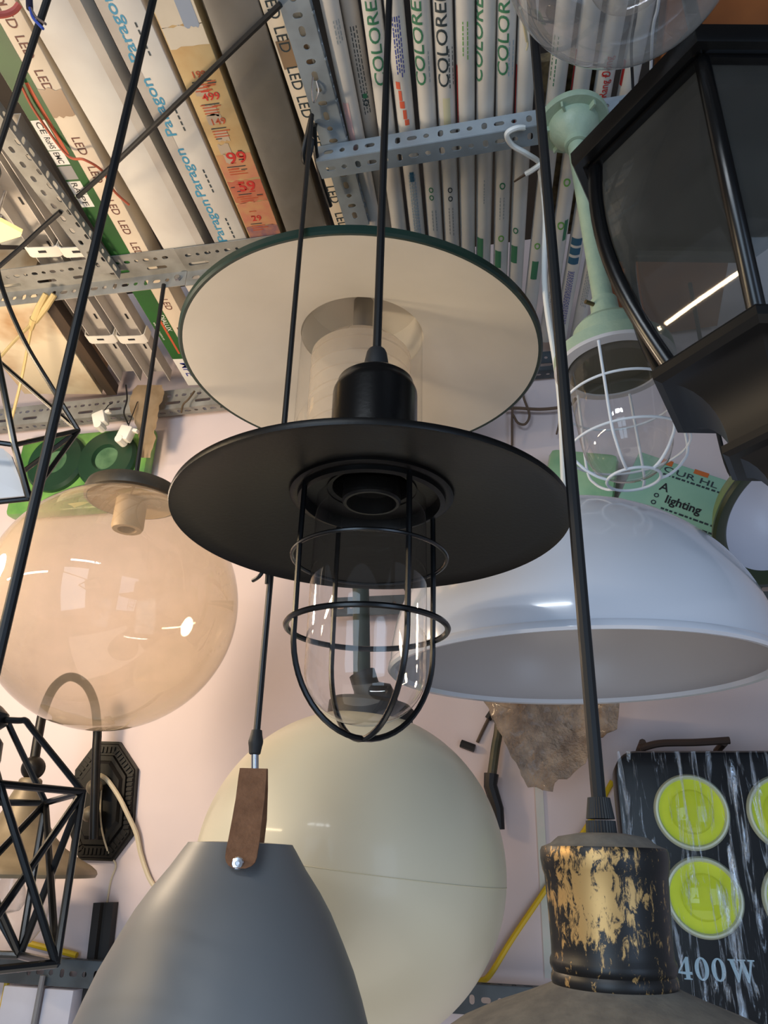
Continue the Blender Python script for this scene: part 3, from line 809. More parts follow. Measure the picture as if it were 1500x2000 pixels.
# strap: two straps folded over a ring, bending outwards
tilt = math.radians(-3)
u = (SIDE*math.cos(tilt)+Z*0).normalized()
def strap(rows_, off, name, thick=.004, rnd_end=True):
    # rows_: (px centre, row, width px) on plane at depth A minus off
    b = bmesh.new(); F_, B_ = [], []
    for cx, y, w in rows_:
        c = pf(cx, y, .812-off(y)); hw = w*dep(c)/F/2
        F_.append((c-u*hw-HEAD*thick/2, c+u*hw-HEAD*thick/2)); B_.append((c-u*hw+HEAD*thick/2, c+u*hw+HEAD*thick/2))
    ring = [[b.verts.new(x) for x in (f[0], f[1], k_[1], k_[0])] for f, k_ in zip(F_, B_)]
    for p, q in zip(ring, ring[1:]):
        for j in range(4): b.faces.new((p[j], p[(j+1) % 4], q[(j+1) % 4], q[j]))
    b.faces.new(ring[0][::-1]); b.faces.new(ring[-1])
    bmesh.ops.recalc_face_normals(b, faces=b.faces)
    return b
offf = lambda y: .012+max(0, (y-1500)/195)*.062
fr = [(495, 1501, 52), (493, 1520, 54), (489, 1560, 56), (483, 1600, 58), (477, 1640, 61), (473, 1660, 62), (471, 1675, 61), (470, 1684, 56), (469, 1691, 44), (468, 1696, 24)]
sp = mk('leather_strap', strap(fr, offf, 's'), leather, t, smooth=50)
offb = lambda y: .004-max(0, (y-1500)/195)*.064
bk = [(499, 1501, 48), (500, 1540, 46), (499, 1600, 44), (492, 1660, 44)]
mk('leather_strap', strap(bk, offb, 's'), leather, t, smooth=50)
c = pf(464, 1686, .812-offf(1686)-.003)
mk('rivet', lathe([(0, -.002), (.0042, -.002), (.0055, 0), (.0045, .0016), (.002, .0018), (.0017, .001), (0, .001)], Ax(c, -HEAD).mat(), 20), chrome, sp, loc=c, label='silver rivet')
c1_ = pf(498, 1506, .812); c2_ = pf(498, 1466, .812)
mk('ferrule', tube([c1_, c2_], .0038, 16), chrome, t, label='shiny metal ferrule')
A2 = Ax(c2_, UP)
g_ = lambda y: A2.s(y)
mk('cord_grip', lathe([(.0045, g_(1474)), (.0058, g_(1472)), (.0068, g_(1458)), (.0075, g_(1452)), (.0075, g_(1447)), (.0062, g_(1436)), (.0054, g_(1426)), (0, g_(1425))], A2.mat(), 20), grip_m, t)
T = pz(609, 225, H-.02)
mk('cord', tube([A2.at(g_(1428)), A2.at(g_(1428)).lerp(T, .5), T], .0036, 10), cord_m, t)
# twisted end of that cord at the rack
b = tube(smoothpath([T, pz(600, 262, H-.03), pz(592, 300, H-.05), pz(596, 318, H-.055), pz(606, 300, H-.045), pz(612, 262, H-.02), pz(616, 240, H-.01)]), .0036, 8)
tube(smoothpath([pz(613, 245, H-.02), pz(617, 300, H-.03), pz(628, 350, H-.03), pz(645, 402, H-.03)]), .0042, 8, b)
mk('cord_tail', b, cord_m, t)
mk('tie_wire', tube(smoothpath([pz(611, 150, H-.008), pz(609, 175, H-.014), pz(613, 200, H-.018), pz(622, 180, H-.014), pz(618, 158, H-.008)]), .0012, 6), chrome, t, label='thin silver tie wire')

# ---- bronze pendant -------------------------------------------------------------------
P_ = pf(1177, 1650, .47); A = Ax(P_); M = A.mat()
t = thing('bronze_pendant', 'black pendant lamp neck brushed with gold above a dusty shade at bottom right', 'pendant lamp', A.P, 'pendant lamps hung for sale')
br = bpy.data.materials.new('brushed_gold'); br.use_nodes = True
nt = br.node_tree; bs = nt.nodes['Principled BSDF']; N = nt.nodes.new; L = nt.links.new
tc = N('ShaderNodeTexCoord'); mp = N('ShaderNodeMapping'); mp.inputs['Scale'].default_value = (1, 1, .45); L(tc.outputs['Object'], mp.inputs[0])
n1 = N('ShaderNodeTexNoise'); n1.inputs['Scale'].default_value = 230; n1.inputs['Detail'].default_value = 9; n1.inputs['Roughness'].default_value = .72; n1.inputs['Distortion'].default_value = .5; L(mp.outputs[0], n1.inputs['Vector'])
sp_ = N('ShaderNodeVectorMath'); sp_.operation = 'DISTANCE'
gc = pf(1150, 1745, .47); gcl = (A.at(A.s(1745)) + (-HEAD*.8-SIDE*.45).normalized()*.036) - P_
sp_.inputs[1].default_value = gcl; L(tc.outputs['Object'], sp_.inputs[0])
mr = N('ShaderNodeMapRange'); mr.inputs[1].default_value = .004; mr.inputs[2].default_value = .036; mr.inputs[3].default_value = .20; mr.inputs[4].default_value = -.02; L(sp_.outputs['Value'], mr.inputs[0])
ad = N('ShaderNodeMath'); ad.operation = 'ADD'; L(n1.outputs['Fac'], ad.inputs[0]); L(mr.outputs[0], ad.inputs[1])
cr = N('ShaderNodeValToRGB'); cr.color_ramp.elements[0].position = .56; cr.color_ramp.elements[1].position = .63
cr.color_ramp.elements[0].color = lin((22, 20, 20)); cr.color_ramp.elements[1].color = lin((206, 164, 104)); L(ad.outputs[0], cr.inputs[0])
L(cr.outputs[0], bs.inputs['Base Color'])
m2 = N('ShaderNodeMath'); m2.operation = 'MULTIPLY'; m2.inputs[1].default_value = .0
mr2 = N('ShaderNodeMapRange'); mr2.inputs[1].default_value = .56; mr2.inputs[2].default_value = .63; mr2.inputs[4].default_value = .55; L(ad.outputs[0], mr2.inputs[0]); L(mr2.outputs[0], bs.inputs['Metallic'])
bs.inputs['Roughness'].default_value = .42
rr = lambda y, w: (A.r(y, w), A.s(y))
nk = [rr(1656, 236), rr(1664, 243), rr(1680, 244), rr(1700, 240), rr(1712, 234), rr(1760, 232), rr(1800, 231), rr(1850, 231), rr(1868, 233), rr(1876, 240), rr(1886, 242), rr(1894, 238), rr(1899, 234), rr(1906, 240), rr(1918, 242), rr(1926, 236)]
mk('neck', lathe(nk, M, 96), br, t, loc=P_)
tp = [(0, nk[0][1]+.0075), (.013, nk[0][1]+.0075), (A.r(1650, 170), nk[0][1]+.0055), (A.r(1652, 200), nk[0][1]+.002), nk[0]]
mk('top_plate', lathe(tp, M, 72), dust_m, t, label='dusty grey top plate')
sh = [rr(1924, 238), rr(1932, 268), rr(1950, 350), rr(1980, 500), rr(2010, 620), rr(2060, 760), rr(2110, 860)]
inn_ = [(r-.003, z-.002) for r, z in sh][::-1]
mk('shade', lathe(sh+inn_, M, 128), dust_m, t, label='dusty grey-brown flared shade')
zt = nk[0][1]+.007
def ribbed(r0, r1, z0, z1, n=30):
    b = bmesh.new(); R0, R1 = [], []
    for i in range(n*2):
        a_ = PI*i/n; k_ = 1 if i % 2 else .94
        R0.append(M @ Vector((r0*k_*math.cos(a_), r0*k_*math.sin(a_), z0))); R1.append(M @ Vector((r1*k_*math.cos(a_), r1*k_*math.sin(a_), z1)))
    return loft([R0, R1], b)
s1, s2 = A.s(1601), A.s(1558)
b = ribbed(A.r(1630, 60), A.r(1604, 57), zt-.001, s1-.0006); join(b, ribbed(A.r(1600, 55), A.r(1560, 43), s1+.0004, s2))
mk('cord_grip', b, grip_m, t, smooth=20)
cord_up('cord', t, A.at(s2-.003), .0043, top=CZ)

# ---- hexagonal lantern, upper right ------------------------------------------------------
ZT, ZB = CAM.z+.665, CAM.z+.4065
p1, p2 = pz(1371, 62, ZT), pz(1114, 311, ZT); p3, p4 = pz(1471, 607, ZB), pz(1277, 738, ZB)
def hexc(a_, b_):
    d = (b_-a_); return a_ + Matrix.Rotation(-PI/3, 3, 'Z') @ d, d.length
ct, st = hexc(p1, p2); cb, sb = hexc(p3, p4)
LC = (ct*.5+cb*.5); LC.z = 0
ang = math.atan2((p3-cb).y, (p3-cb).x); ang2 = math.atan2((p1-ct).y, (p1-ct).x)
hexang = (ang+ang2)/2
print('LANTERN', ct, st, cb, sb, ang, ang2)
def hx(r, z, n=6, c=None): return [Vector((LC.x+r*math.cos(hexang+PI*k/3), LC.y+r*math.sin(hexang+PI*k/3), z)) for k in range(6)]
t = thing('hexagonal_lantern', 'big glossy black hexagonal lantern with dusty glass panes at the upper right', 'lantern', (LC.x, LC.y, ZB), None)
rf = [hx(st*.93, ZT-.002), hx(st*.985, ZT-.002), hx(st, ZT+.004), hx(st, ZT+.018), hx(st*.9, ZT+.03), hx(st*.62, ZT+.07), hx(st*.42, ZT+.12), hx(st*.18, ZT+.15), hx(st*.1, ZT+.16)]
mk('roof', loft([hx(.005, ZT+.04), hx(st*.84, ZT+.004)]+rf, cap=True), black_gloss, t, smooth=20)
gt, gb = st*.845, sb*.80
def body(z): # glass outline radius
    q = (ZT-z)/(ZT-ZB); return gt+(gb-gt)*q**1.7+.012*math.sin(PI*q)
zz = [ZT-(ZT-ZB)*i/14 for i in range(15)]
for k_ in range(6):
    b = bmesh.new(); a_ = hexang+PI*k_/3; d = Vector((math.cos(a_), math.sin(a_), 0))
    tube([Vector((LC.x, LC.y, z))+d*body(z) for z in zz], .0070, 8, b, r2=.0080)
    mk('corner_bar', b, black_gloss, t, smooth=60)
lg = glass('lantern_glass', tint=(205, 207, 207), haze=.13, hazec=(165, 168, 164), gloss=.8, rough=.03, dust=.16, dscale=7)
for k_ in range(6):
    b = bmesh.new(); rws = []
    for z in zz:
        r = body(z)-.002; a_, c_ = hexang+PI*k_/3, hexang+PI*(k_+1)/3
        e0 = Vector((LC.x+r*math.cos(a_), LC.y+r*math.sin(a_), z)); e1_ = Vector((LC.x+r*math.cos(c_), LC.y+r*math.sin(c_), z))
        rws.append([b.verts.new(e0.lerp(e1_, q)) for q in (.06, .5, .94)])
    for p, q in zip(rws, rws[1:]):
        for j in range(2): b.faces.new((p[j], p[j+1], q[j+1], q[j]))
    mk('pane', b, lg, t, smooth=60)
# glass top frame and base
mk('top_frame', loft([hx(gt*.93, ZT-.004), hx(gt*1.05, ZT-.004), hx(gt*1.06, ZT+.003), hx(gt*.93, ZT+.003)], cap=False), black_gloss, t, smooth=20)
bs_ = [hx(.01, ZB+.006), hx(sb*.97, ZB+.006), hx(sb, ZB+.002), hx(sb, ZB-.006), hx(sb*.93, ZB-.010)]
zt2 = ZB-.075
for i in range(1, 10):
    q = i/9; bs_.append(hx(sb*.90-(sb*.90-sb*.52)*(1-math.cos(q*PI/2)) if False else sb*(.90-.44*math.sin(q*PI/2)), ZB-.010-.062*q**1.0 if False else ZB-.010-.062*(1-math.cos(q*PI/2))))
bs_ += [hx(sb*.53, zt2+.001), hx(sb*.53, zt2-.006), hx(sb*.48, zt2-.009)]
for i in range(1, 8):
    q = i/7; bs_.append(hx(sb*(.46-.30*math.sin(q*PI/2)), zt2-.009-.045*(1-math.cos(q*PI/2))))
bs_.append(hx(.008, zt2-.06))
mk('base', loft(bs_), pbr('black_base', (10, 10, 11), .48, spec=.4), t, smooth=20)
mk('lamp_holder', lathe([(0, .0), (.02, 0), (.02, .05), (.016, .055), (.0, .055)], Ax(Vector((LC.x, LC.y, ZB+.005))).mat(), 24), white_pl, t)
mk('hanging_stem', tube([Vector((LC.x, LC.y, ZT+.15)), Vector((LC.x, LC.y, CZ))], .008, 12), black_gloss, t)

# ---- pale green explosion proof lamp on a stem ---------------------------------------------
Pa, Pb = pf(1120, 246, .80), pf(1238, 938, .80)
A = Ax(Pa, Pb-Pa); M = A.mat()      # s runs downwards
t = thing('stem_lamp', 'pale green industrial stem lamp with white wire cage around clear glass at the right', 'pendant lamp', Pa, 'pendant lamps hung for sale')
S = A.s; rr = lambda y, w: (A.r(y, w), S(y))
off = S(240)
fl = [(0, -.012), (.051, -.012), (.052, -.008), (.052, -.004), (.050, -.002), (.037, -.001), (.036, .008), (.031, .020), (.021, .030), (.0175, .034), (.0175, .042), (.0135, .043)]
mk('ceiling_flange', lathe(fl, M, 64), seafoam, t)
for k_ in range(6):
    mk('flange_rib', box(M @ Matrix.Rotation(PI*k_/3+.3, 4, 'Z'), .033, .047, -.0015, .0015, -.003, .008), seafoam, t)
mk('stem', lathe([(.0132, .040), (.0132, S(600))], M, 32), seafoam, t)
hd = [(.0118, S(572)), rr(574, 46), rr(598, 48), rr(601, 56), rr(611, 58), rr(614, 92), rr(622, 116), rr(630, 122), rr(652, 124), rr(656, 128)]
hd = [(.0125, S(587)), (.0175, S(589)), (.0180, S(613)), (.0205, S(615)), (.0215, S(626)), (.027, S(629)), (.0400, S(640)), (.0450, S(648)), (.0455, S(680)), (.0455, S(690))]
mk('housing', lathe(hd, M, 64), seafoam, t, smooth=18)
cl = [(.041, S(688)), (.066, S(690)), (.0735, S(695)), (.0745, S(716)), (.072, S(720)), (.060, S(722)), (.0585, S(720)), (.057, S(700)), (0, S(698))]
mk('collar', lathe(cl, M, 72, mats=[0, 0, 0, 1, 1, 1, 2, 2]), [seafoam, pbr('collar_under', (196, 196, 200), .5), pbr('collar_dark', (84, 80, 66), .6)], t)
mk('thumb_screw', tube([A.at(S(602))-SIDE*.014-HEAD*.006, A.at(S(602))-SIDE*.028-HEAD*.012], .0028, 8), pbr('brass_screw', (110, 96, 70), .4, .8), t, label='brass thumb screw')
jg = [(.0575, S(719)), (.058, S(740)), (.057, S(800)), (.0545, S(850)), (.051, S(880)), (.044, S(904)), (.030, S(922)), (.012, S(930)), (0, S(931))]
mk('glass_jar', lathe(jg, M, 72), glass('jar_clear', haze=.05, hazec=(170, 165, 150), gloss=1.5, rough=.03, dust=.05), t)
b = bmesh.new()
c1z, c2z, c3z = S(784), S(874), S(936); R1, R2, R3 = .0695, .0705, .0305
tube(circle((0, 0, c1z), R1, 72, M), .0016, 8, b, True); tube(circle((0, 0, c2z), R2, 72, M), .0016, 8, b, True); tube(circle((0, 0, c3z), R3, 48, M), .0018, 8, b, True)
for k_ in range(6):
    a_ = az(math.radians(-118+60*k_)); d = Vector((math.cos(a_), math.sin(a_), 0)); w = lambda r, z: M @ (d*r+Vector((0, 0, z)))
    tube(smoothpath([w(.068, S(720)), w(R1, c1z), w(R2, c2z), w(.060, S(906)), w(.044, S(927)), w(R3, c3z)], 5), .0018, 8, b)
mk('wire_cage', b, white_wire, t)

# ---- clear globe, top right -----------------------------------------------------------------
A = Ax(pt(1215, -130, .62)); M = A.mat(); R = .62*232/F
t = thing('clear_globe_pendant', 'clear glass globe pendant cut by the top edge of the photo', 'pendant lamp', A.P, 'pendant lamps hung for sale')
cg = glass('globe_clear', tint=(236, 238, 240), haze=.05, hazec=(200, 205, 210), gloss=1.2, edge=.45, dust=.06, dscale=20)
mk('globe', lathe([(R*math.sin(q), R*math.cos(q)) for q in [.35+(PI-.35)*i/40 for i in range(41)]], M, 96), cg, t)
mk('globe_rim', tube(circle((0, 0, R*math.cos(.35)), R*math.sin(.35), 48, M), .002, 8, None, True), chrome, t)
mk('inner_bulb', lathe([(.012, R*.75), (.014, R*.5), (.03, R*.1), (.038, -R*.25), (.03, -R*.6), (.015, -R*.72), (0, -R*.75)], M, 48), glass('bulb_clear', haze=.05, gloss=1.2, edge=.2), t)
mk('cap', lathe([(R*.36, R*.92), (R*.36, R*1.0), (R*.2, R*1.06), (0, R*1.08)], M, 48), chrome, t)
cord_up('cord', t, A.at(R*1.05), .004)

# ---- tilted green/white small shade, right edge ----------------------------------------------------
cc = pt(1536, 1008, 1.20); nrm = (CAM-cc).normalized(); nrm = (nrm + SIDE*.55 + Z*.10).normalized()
R = 1.20*158/F
nrm = ((CAM-cc).normalized()*.66 + SIDE*.52 - Z*.42 ).normalized()
A = Ax(cc, -nrm); M = A.mat()
t = thing('enamel_shade', 'green enamel lamp shade with white inside at the right edge under the black lantern', 'lamp shade', cc)
lime = pbr('lime_enamel', (112, 138, 74), .4)
gdk = pbr('rim_green', (34, 50, 26), .35)
en = pbr('enamel_white', (206, 208, 220), .35)
prof = [(R*.80, .004), (R*.86, -.002), (R*.98, -.003), (R, .002), (R*.98, .008), (R*.75, .05), (R*.45, .085), (R*.2, .10), (0, .10), (0, .097), (R*.2, .096), (R*.44, .08), (R*.70, .047), (R*.80, .004)]
mk('shade', lathe(prof, M, 96, mats=[1, 1, 1, 1, 0, 0, 0, 0, 2, 2, 2, 2, 2]), [lime, gdk, en], t)
mk('cord', tube(smoothpath([A.at(.098), A.at(.15)+Z*.05, Vector((A.at(.16).x, A.at(.16).y, H+.0))]), .004, 8), cord_m, t)
# ---- upper left geometric pendant ------------------------------------------------------
Pc = pf(-158, 760, .70); A = Ax(Pc)
t = thing('geometric_pendant', 'black geometric wire pendant with white inner shade, at the left edge above the glass globe', 'pendant lamp', Pc, 'pendant lamps hung for sale')
b = bmesh.new(); V = lambda x, y, f: pf(x, y, f)
VR = V(153, 841, 0.720); VC = V(28, 869, 0.660); VB = V(57, 974, 0.670)
tube(smoothpath([V(-22, 345, 0.700), V(-14, 440, 0.700), V(0, 547, 0.700), V(45, 661, 0.705), V(105, 763, 0.710), VR], 6), .0028, 8, b)
for a_, c_ in ((V(-120, 602, 0.820), VR), (VR, VC), (VC, V(-140, 846, 0.650)), (VR, V(-80, 1014, 0.780)), (VR, VB), (VB, V(-130, 994, 0.660)), (V(-22, 345, 0.700), V(-120, 602, 0.820)), (V(-120, 602, 0.820), V(-300, 850, 0.740)), (V(-22, 345, 0.700), V(-300, 850, 0.740)), (V(-140, 846, 0.650), V(-300, 850, 0.740)), (V(-80, 1014, 0.780), V(-130, 994, 0.660))):
    tube([a_, c_], .0026, 8, b)
tube([V(-22, 600, 0.665), V(2, 735, 0.660), VC, VB], .0034, 8, b)
mk('wire_cage', b, black_gloss, t)
w4 = [V(-140, 868, 0.675), V(6, 876, 0.680), V(22, 890, 0.680), V(51, 968, 0.685), V(-140, 986, 0.685)]
b = bmesh.new(); n_ = HEAD*.004
fa = [b.verts.new(p) for p in w4]; fb = [b.verts.new(p+n_) for p in w4]
b.faces.new(fa[::-1]); b.faces.new(fb)
for k_ in range(5): b.faces.new((fa[k_], fa[(k_+1) % 5], fb[(k_+1) % 5], fb[k_]))
bmesh.ops.recalc_face_normals(b, faces=b.faces)
mk('inner_shade', b, pbr('shade_white', (222, 218, 216), .4, coat=.2), t, smooth=0, label='white inner shade panel')
T = pf(92, 0, .60); ax = pf(0, 280, .56); 
tp = pf(-22, 345, .70)
mk('hub', lathe([(0, -.004), (.012, -.002), (.012, .012), (.005, .03), (0, .03)], Ax(tp).mat(), 24), black_gloss, t)
cq = pf(92, 0, .575); dq = (cq-tp-Z*.02); cord_up('cord', t, tp+Z*.02, .0042, lean=tp+Z*.02+dq*((CZ-tp.z-.02)/dq.z))

# ---- lower left geometric pendant ----------------------------------------------------------
Pc = pf(-32, 1404, .57); A = Ax(Pc)
t = thing('geometric_pendant', 'black geometric wire pendant at the lower left corner in front of the dusty wall lamp', 'pendant lamp', Pc, 'pendant lamps hung for sale')
b = bmesh.new()
V0, V1, V2, V3, V4 = V(-1, 1531, .51), V(162, 1547, .57), V(89, 1568, .63), V(-130, 1566, .63), V(-200, 1535, .55)
B0, B1, B2, B3 = V(-140, 1702, .50), V(110, 1882, .53), V(39, 1866, .60), V(-140, 1860, .60)
Bl = V(-110, 1905, .49)
for a_, c_ in ((V0, V1), (V1, V2), (V2, V3), (V3, V4), (V4, V0), (V0, B1), (V1, B1), (V1, B2), (V2, B1), (V2, B2), (V2, V(-110, 1779, .55)), (V1, V(-100, 1926, .49)), (V(-60, 1640, .56), B2), (B1, B2), (B2, B3), (B3, Bl), (Bl, B1), (V3, B3), (V4, B3), (V4, Bl), (V0, Bl), (V3, B2)):
    tube([a_, c_], .0025, 8, b)
ht = A.at(.0)
for vv, mid in ((V1, V(50, 1408, .57)), (V0, V(-30, 1420, .54)), (V2, V(15, 1412, .60)), (V4, V(-115, 1408, .57))):
    tube(smoothpath([ht, ht.lerp(mid, .8), mid, mid.lerp(vv, .15), vv], 5), .0023, 8, b)
mk('wire_cage', b, black_gloss, t)
mk('hub', lathe([(0, -.008), (.011, -.008), (.0165, -.003), (.0165, .004), (.011, .009), (.006, .012), (0, .012)], A.mat(), 32), black_gloss, t)
mk('socket', lathe([(0, -.008), (.010, -.008), (.0165, -.016), (.0175, -.028), (.014, -.046), (.012, -.05), (0, -.05)], A.mat(), 32), black_gloss, t)
cord_up('cord', t, A.at(.01), .0043)

# ---- wall sconce at lower left ---------------------------------------------------------------
pl = [pw(x, y, WY) for x, y in ((194, 1449), (238, 1450), (272, 1502), (262, 1632), (224, 1682), (160, 1680), (143, 1632), (152, 1505))]
cx = sum((p for p in pl), Vector())/8
t = thing('wall_lamp', 'dusty black gooseneck wall lamp with bell shade and hexagonal back plate, lower left', 'wall lamp', Vector((cx.x, WY, cx.z)))
pol = [((p-cx).x, (p-cx).z) for p in pl]
M = frame(cx, X, Z, -Y)
sc_ = lambda k: [(x*k, y*k) for x, y in pol]
b = prism(sc_(1), M, 0, .010)
loft([[M @ Vector((x, y, .010)) for x, y in sc_(.96)], [M @ Vector((x, y, .014)) for x, y in sc_(.94)], [M @ Vector((x, y, .014)) for x, y in sc_(.76)], [M @ Vector((x, y, .020)) for x, y in sc_(.74)], [M @ Vector((x, y, .020)) for x, y in sc_(.66)], [M @ Vector((x, y, .027)) for x, y in sc_(.60)]], b)
pp = sc_(.85)
for i in range(8):
    x0, y0 = pp[i]; x1, y1 = pp[(i+1) % 8]; n = max(3, int(math.hypot(x1-x0, y1-y0)/.0085))
    for j in range(n):
        q = (j+.5)/n; box(M @ Matrix.Translation((x0+(x1-x0)*q, y0+(y1-y0)*q, 0)) @ Matrix.Rotation(math.atan2(y1-y0, x1-x0), 4, 'Z'), -.0028, .0028, -.006, .006, .013, .0165, b)
mk('back_plate', b, black_dusty, t, smooth=0)
yl = WY-.062
pB = pw(184, 1622, yl); 
arm = [pw(183, 1640, yl), pw(186, 1540, yl), pw(188, 1470, yl), pw(190, 1425, yl), pw(184, 1372, yl-.015), pw(166, 1336, yl-.04), pw(136, 1322, yl-.07), pw(106, 1342, yl-.105), pw(86, 1385, yl-.125), pw(76, 1430, yl-.135), pw(66, 1492, yl-.14)]
mk('gooseneck_arm', tube(smoothpath(arm, 6), .0088, 14), black_dusty, t)
for x, y in ((184, 1537), (176, 1590)):
    c = pw(x, y, WY-.05); d_ = pw(x, y, WY-.02)
    b = lathe([(.0155*math.sin(PI*i/10), -.0155*math.cos(PI*i/10)) for i in range(11)], Ax(c).mat(), 24)
    tube([c, Vector((c.x, WY-.015, c.z))], .006, 10, b)
    mk('knob', b, brass_dust, t)
P_ = pw(65, 1500, yl-.14); A = Ax(P_); A2 = Ax(P_)
mk('ball', lathe([(.021*math.sin(PI*i/14), -.021*math.cos(PI*i/14)) for i in range(15)], A.mat(), 32), black_dusty, t)
S = A.s; rr = lambda y, w: (A.r(y, w), S(y))
bell = [(0, S(1518)), rr(1520, 36), rr(1524, 43), rr(1534, 44), rr(1540, 50), rr(1560, 66), rr(1585, 80), rr(1612, 105), rr(1635, 138), rr(1655, 180), rr(1672, 232), rr(1688, 290), rr(1697, 312), rr(1704, 318), rr(1711, 312)]
inn_ = [(r*.97-.001, z-.004) for r, z in bell[2:-1]][::-1]
mk('bell_shade', lathe(bell+[(bell[-1][0]*.97, bell[-1][1])]+inn_+[(0, S(1530))], A.mat(), 80), brass_dust, t, label='dusty brown bell shade')
jz = [rr(1706, 165), rr(1730, 166), rr(1780, 168), rr(1815, 152), rr(1840, 122), rr(1858, 76), (0, S(1866))]
mk('glass_jar', lathe(jz, A.mat(), 64), glass('jar_small', haze=.14, hazec=(220, 200, 180), gloss=1.2, edge=.25), t)
bz = [(0, S(1690)), rr(1690, 40), rr(1715, 44), rr(1740, 66), rr(1762, 72), rr(1778, 56), (0, S(1788))]
mk('bulb', lathe(bz, A.mat(), 40), glass('bulb_small', haze=.12, hazec=(230, 215, 200), gloss=1.6, edge=.25), t)
wcab = pbr('cable_cream', (206, 192, 164), .5)
ca = [pw(196, 1514, WY-.03), pw(210, 1524, WY-.035), pw(232, 1556, WY-.03), pw(250, 1592, WY-.022), pw(266, 1628, WY-.012), pw(275, 1668, WY-.008), pw(290, 1712, WY-.008), pw(306, 1738, WY-.008), pw(330, 1775, WY-.008), pw(352, 1830, WY-.008)]
mk('cable', tube(smoothpath(ca), .0046, 8), wcab, t, label='cream supply cable')
ca = [pw(198, 1540, WY-.028), pw(196, 1590, WY-.03), pw(201, 1630, WY-.03), pw(213, 1668, WY-.012), pw(226, 1690, WY-.003), pw(216, 1722, WY-.002), pw(208, 1768, WY-.003)]
mk('thin_wire', tube(smoothpath(ca), .0018, 6), wcab, t)

# ---- dark channel strip on the wall --------------------------------------------------------------
q0, q1 = pw(202, 1763, WY-.02), pw(168, 2060, WY-.02)
a_ = (q1-q0); L_ = a_.length; a_.normalize(); v_ = a_.cross(-Y).normalized()
M = frame(q0, a_, v_, a_.cross(v_))
if (M.to_3x3() @ Vector((0, 0, 1))).y > 0: M = frame(q0, a_, -v_, -a_.cross(v_))
b = bmesh.new(); w_ = .021
prof = [(-w_, -.018), (w_, -.018), (w_, .0), (.006, .0), (.003, -.007), (-.003, -.007), (-.006, .0), (-w_, .0)]
loft([[M @ Vector((x, y, z)) for y, z in prof] for x in (0, L_)], b); bmesh.ops.recalc_face_normals(b, faces=b.faces)
solo('track_strip', b, [pbr('strip_black', (30, 26, 24), .6)], 'black grooved track strip fixed upright on the wall, lower left', 'strip', smooth=0)

# ---- flood light -------------------------------------------------------------------------------------
FY = 1.345
tl = pw(1197, 1466, FY)
t = thing('flood_light', 'black 400W flood light with yellow-green lenses under plastic wrap, lower right', 'flood light', Vector((tl.x+.25, FY, tl.z-.45)))
M = frame(Vector((tl.x, FY, tl.z)), X, -Z, -Y)      # x right, y down, z to the viewer
Wd, Hd, rc = .52, .50, .035
def rrect(w, h, r, n=8, x0=0, y0=0):
    P = []
    for cx_, cy_, a0_ in ((w-r, r, -PI/2), (w-r, h-r, 0), (r, h-r, PI/2), (r, r, PI)):
        for i in range(n+1): P.append((x0+cx_+r*math.cos(a0_+PI/2*i/n), y0+cy_+r*math.sin(a0_+PI/2*i/n)))
    return P
def ins(w, h, r, d, z): return [M @ Vector((x, y, z)) for x, y in rrect(w-2*d, h-2*d, r-d*.6, 8, d, d)]
b = loft([ins(Wd, Hd, rc, .02, -.10), ins(Wd, Hd, rc, 0, -.08), ins(Wd, Hd, rc, 0, -.006), ins(Wd, Hd, rc, .003, -.001), ins(Wd, Hd, rc, .008, .0)])
bmesh.ops.recalc_face_normals(b, faces=b.faces)
mk('housing', b, pbr('flood_black', (12, 14, 19), .28, spec=.4), t, smooth=40)
pho = pbr('phosphor', (206, 220, 40), .5, c2=(196, 214, 36), scale=20); lr = glass('lens_rim', tint=(235, 242, 220), haze=.16, hazec=(200, 210, 170), gloss=1.2, rough=.06, edge=.3)
def onface(px, py, z=0): # hit point in face coords
    P = pw(px, py, FY-z); q = P-Vector((tl.x, FY, tl.z)); return q.x, -q.z
lx, ly = onface(1350, 1586); lx2, ly2 = onface(1371, 1752)
rl = 140*dep(pw(1350, 1586, FY))/F/2
stepx = onface(1535, 1590)[0]-lx
for i in range(3):
    for (u_, w__) in ((lx, ly), (lx+.002, ly2)):
        Ml = M @ Matrix.Translation((u_+i*stepx, w__, 0))
        b = lathe([(rl*1.0, .0005), (rl*1.0, .004), (rl*.95, .009), (rl*.90, .0095), (rl*.86, .004), (0, .003)], Ml, 56, mats=[0, 0, 0, 0, 1, 1])
        bmesh.ops.recalc_face_normals(b, faces=b.faces)
        ln = mk('lens', b, [pbr('lens_bezel', (190, 200, 180), .25), pho] if i == 0 and w__ == ly else [MATS['lens_bezel'], pho], t, label='yellow-green lens')
        bmk = lathe([(rl*.58, .0032), (rl*.58, .007), (rl*.53, .012), (rl*.35, .016), (0, .018)], Ml, 40)
        mk('dome', bmk, glass('lens_dome', tint=(252, 253, 240), haze=.05, hazec=(216, 226, 120), gloss=1.0, edge=.25) if i == 0 and w__ == ly else MATS['lens_dome'], ln)
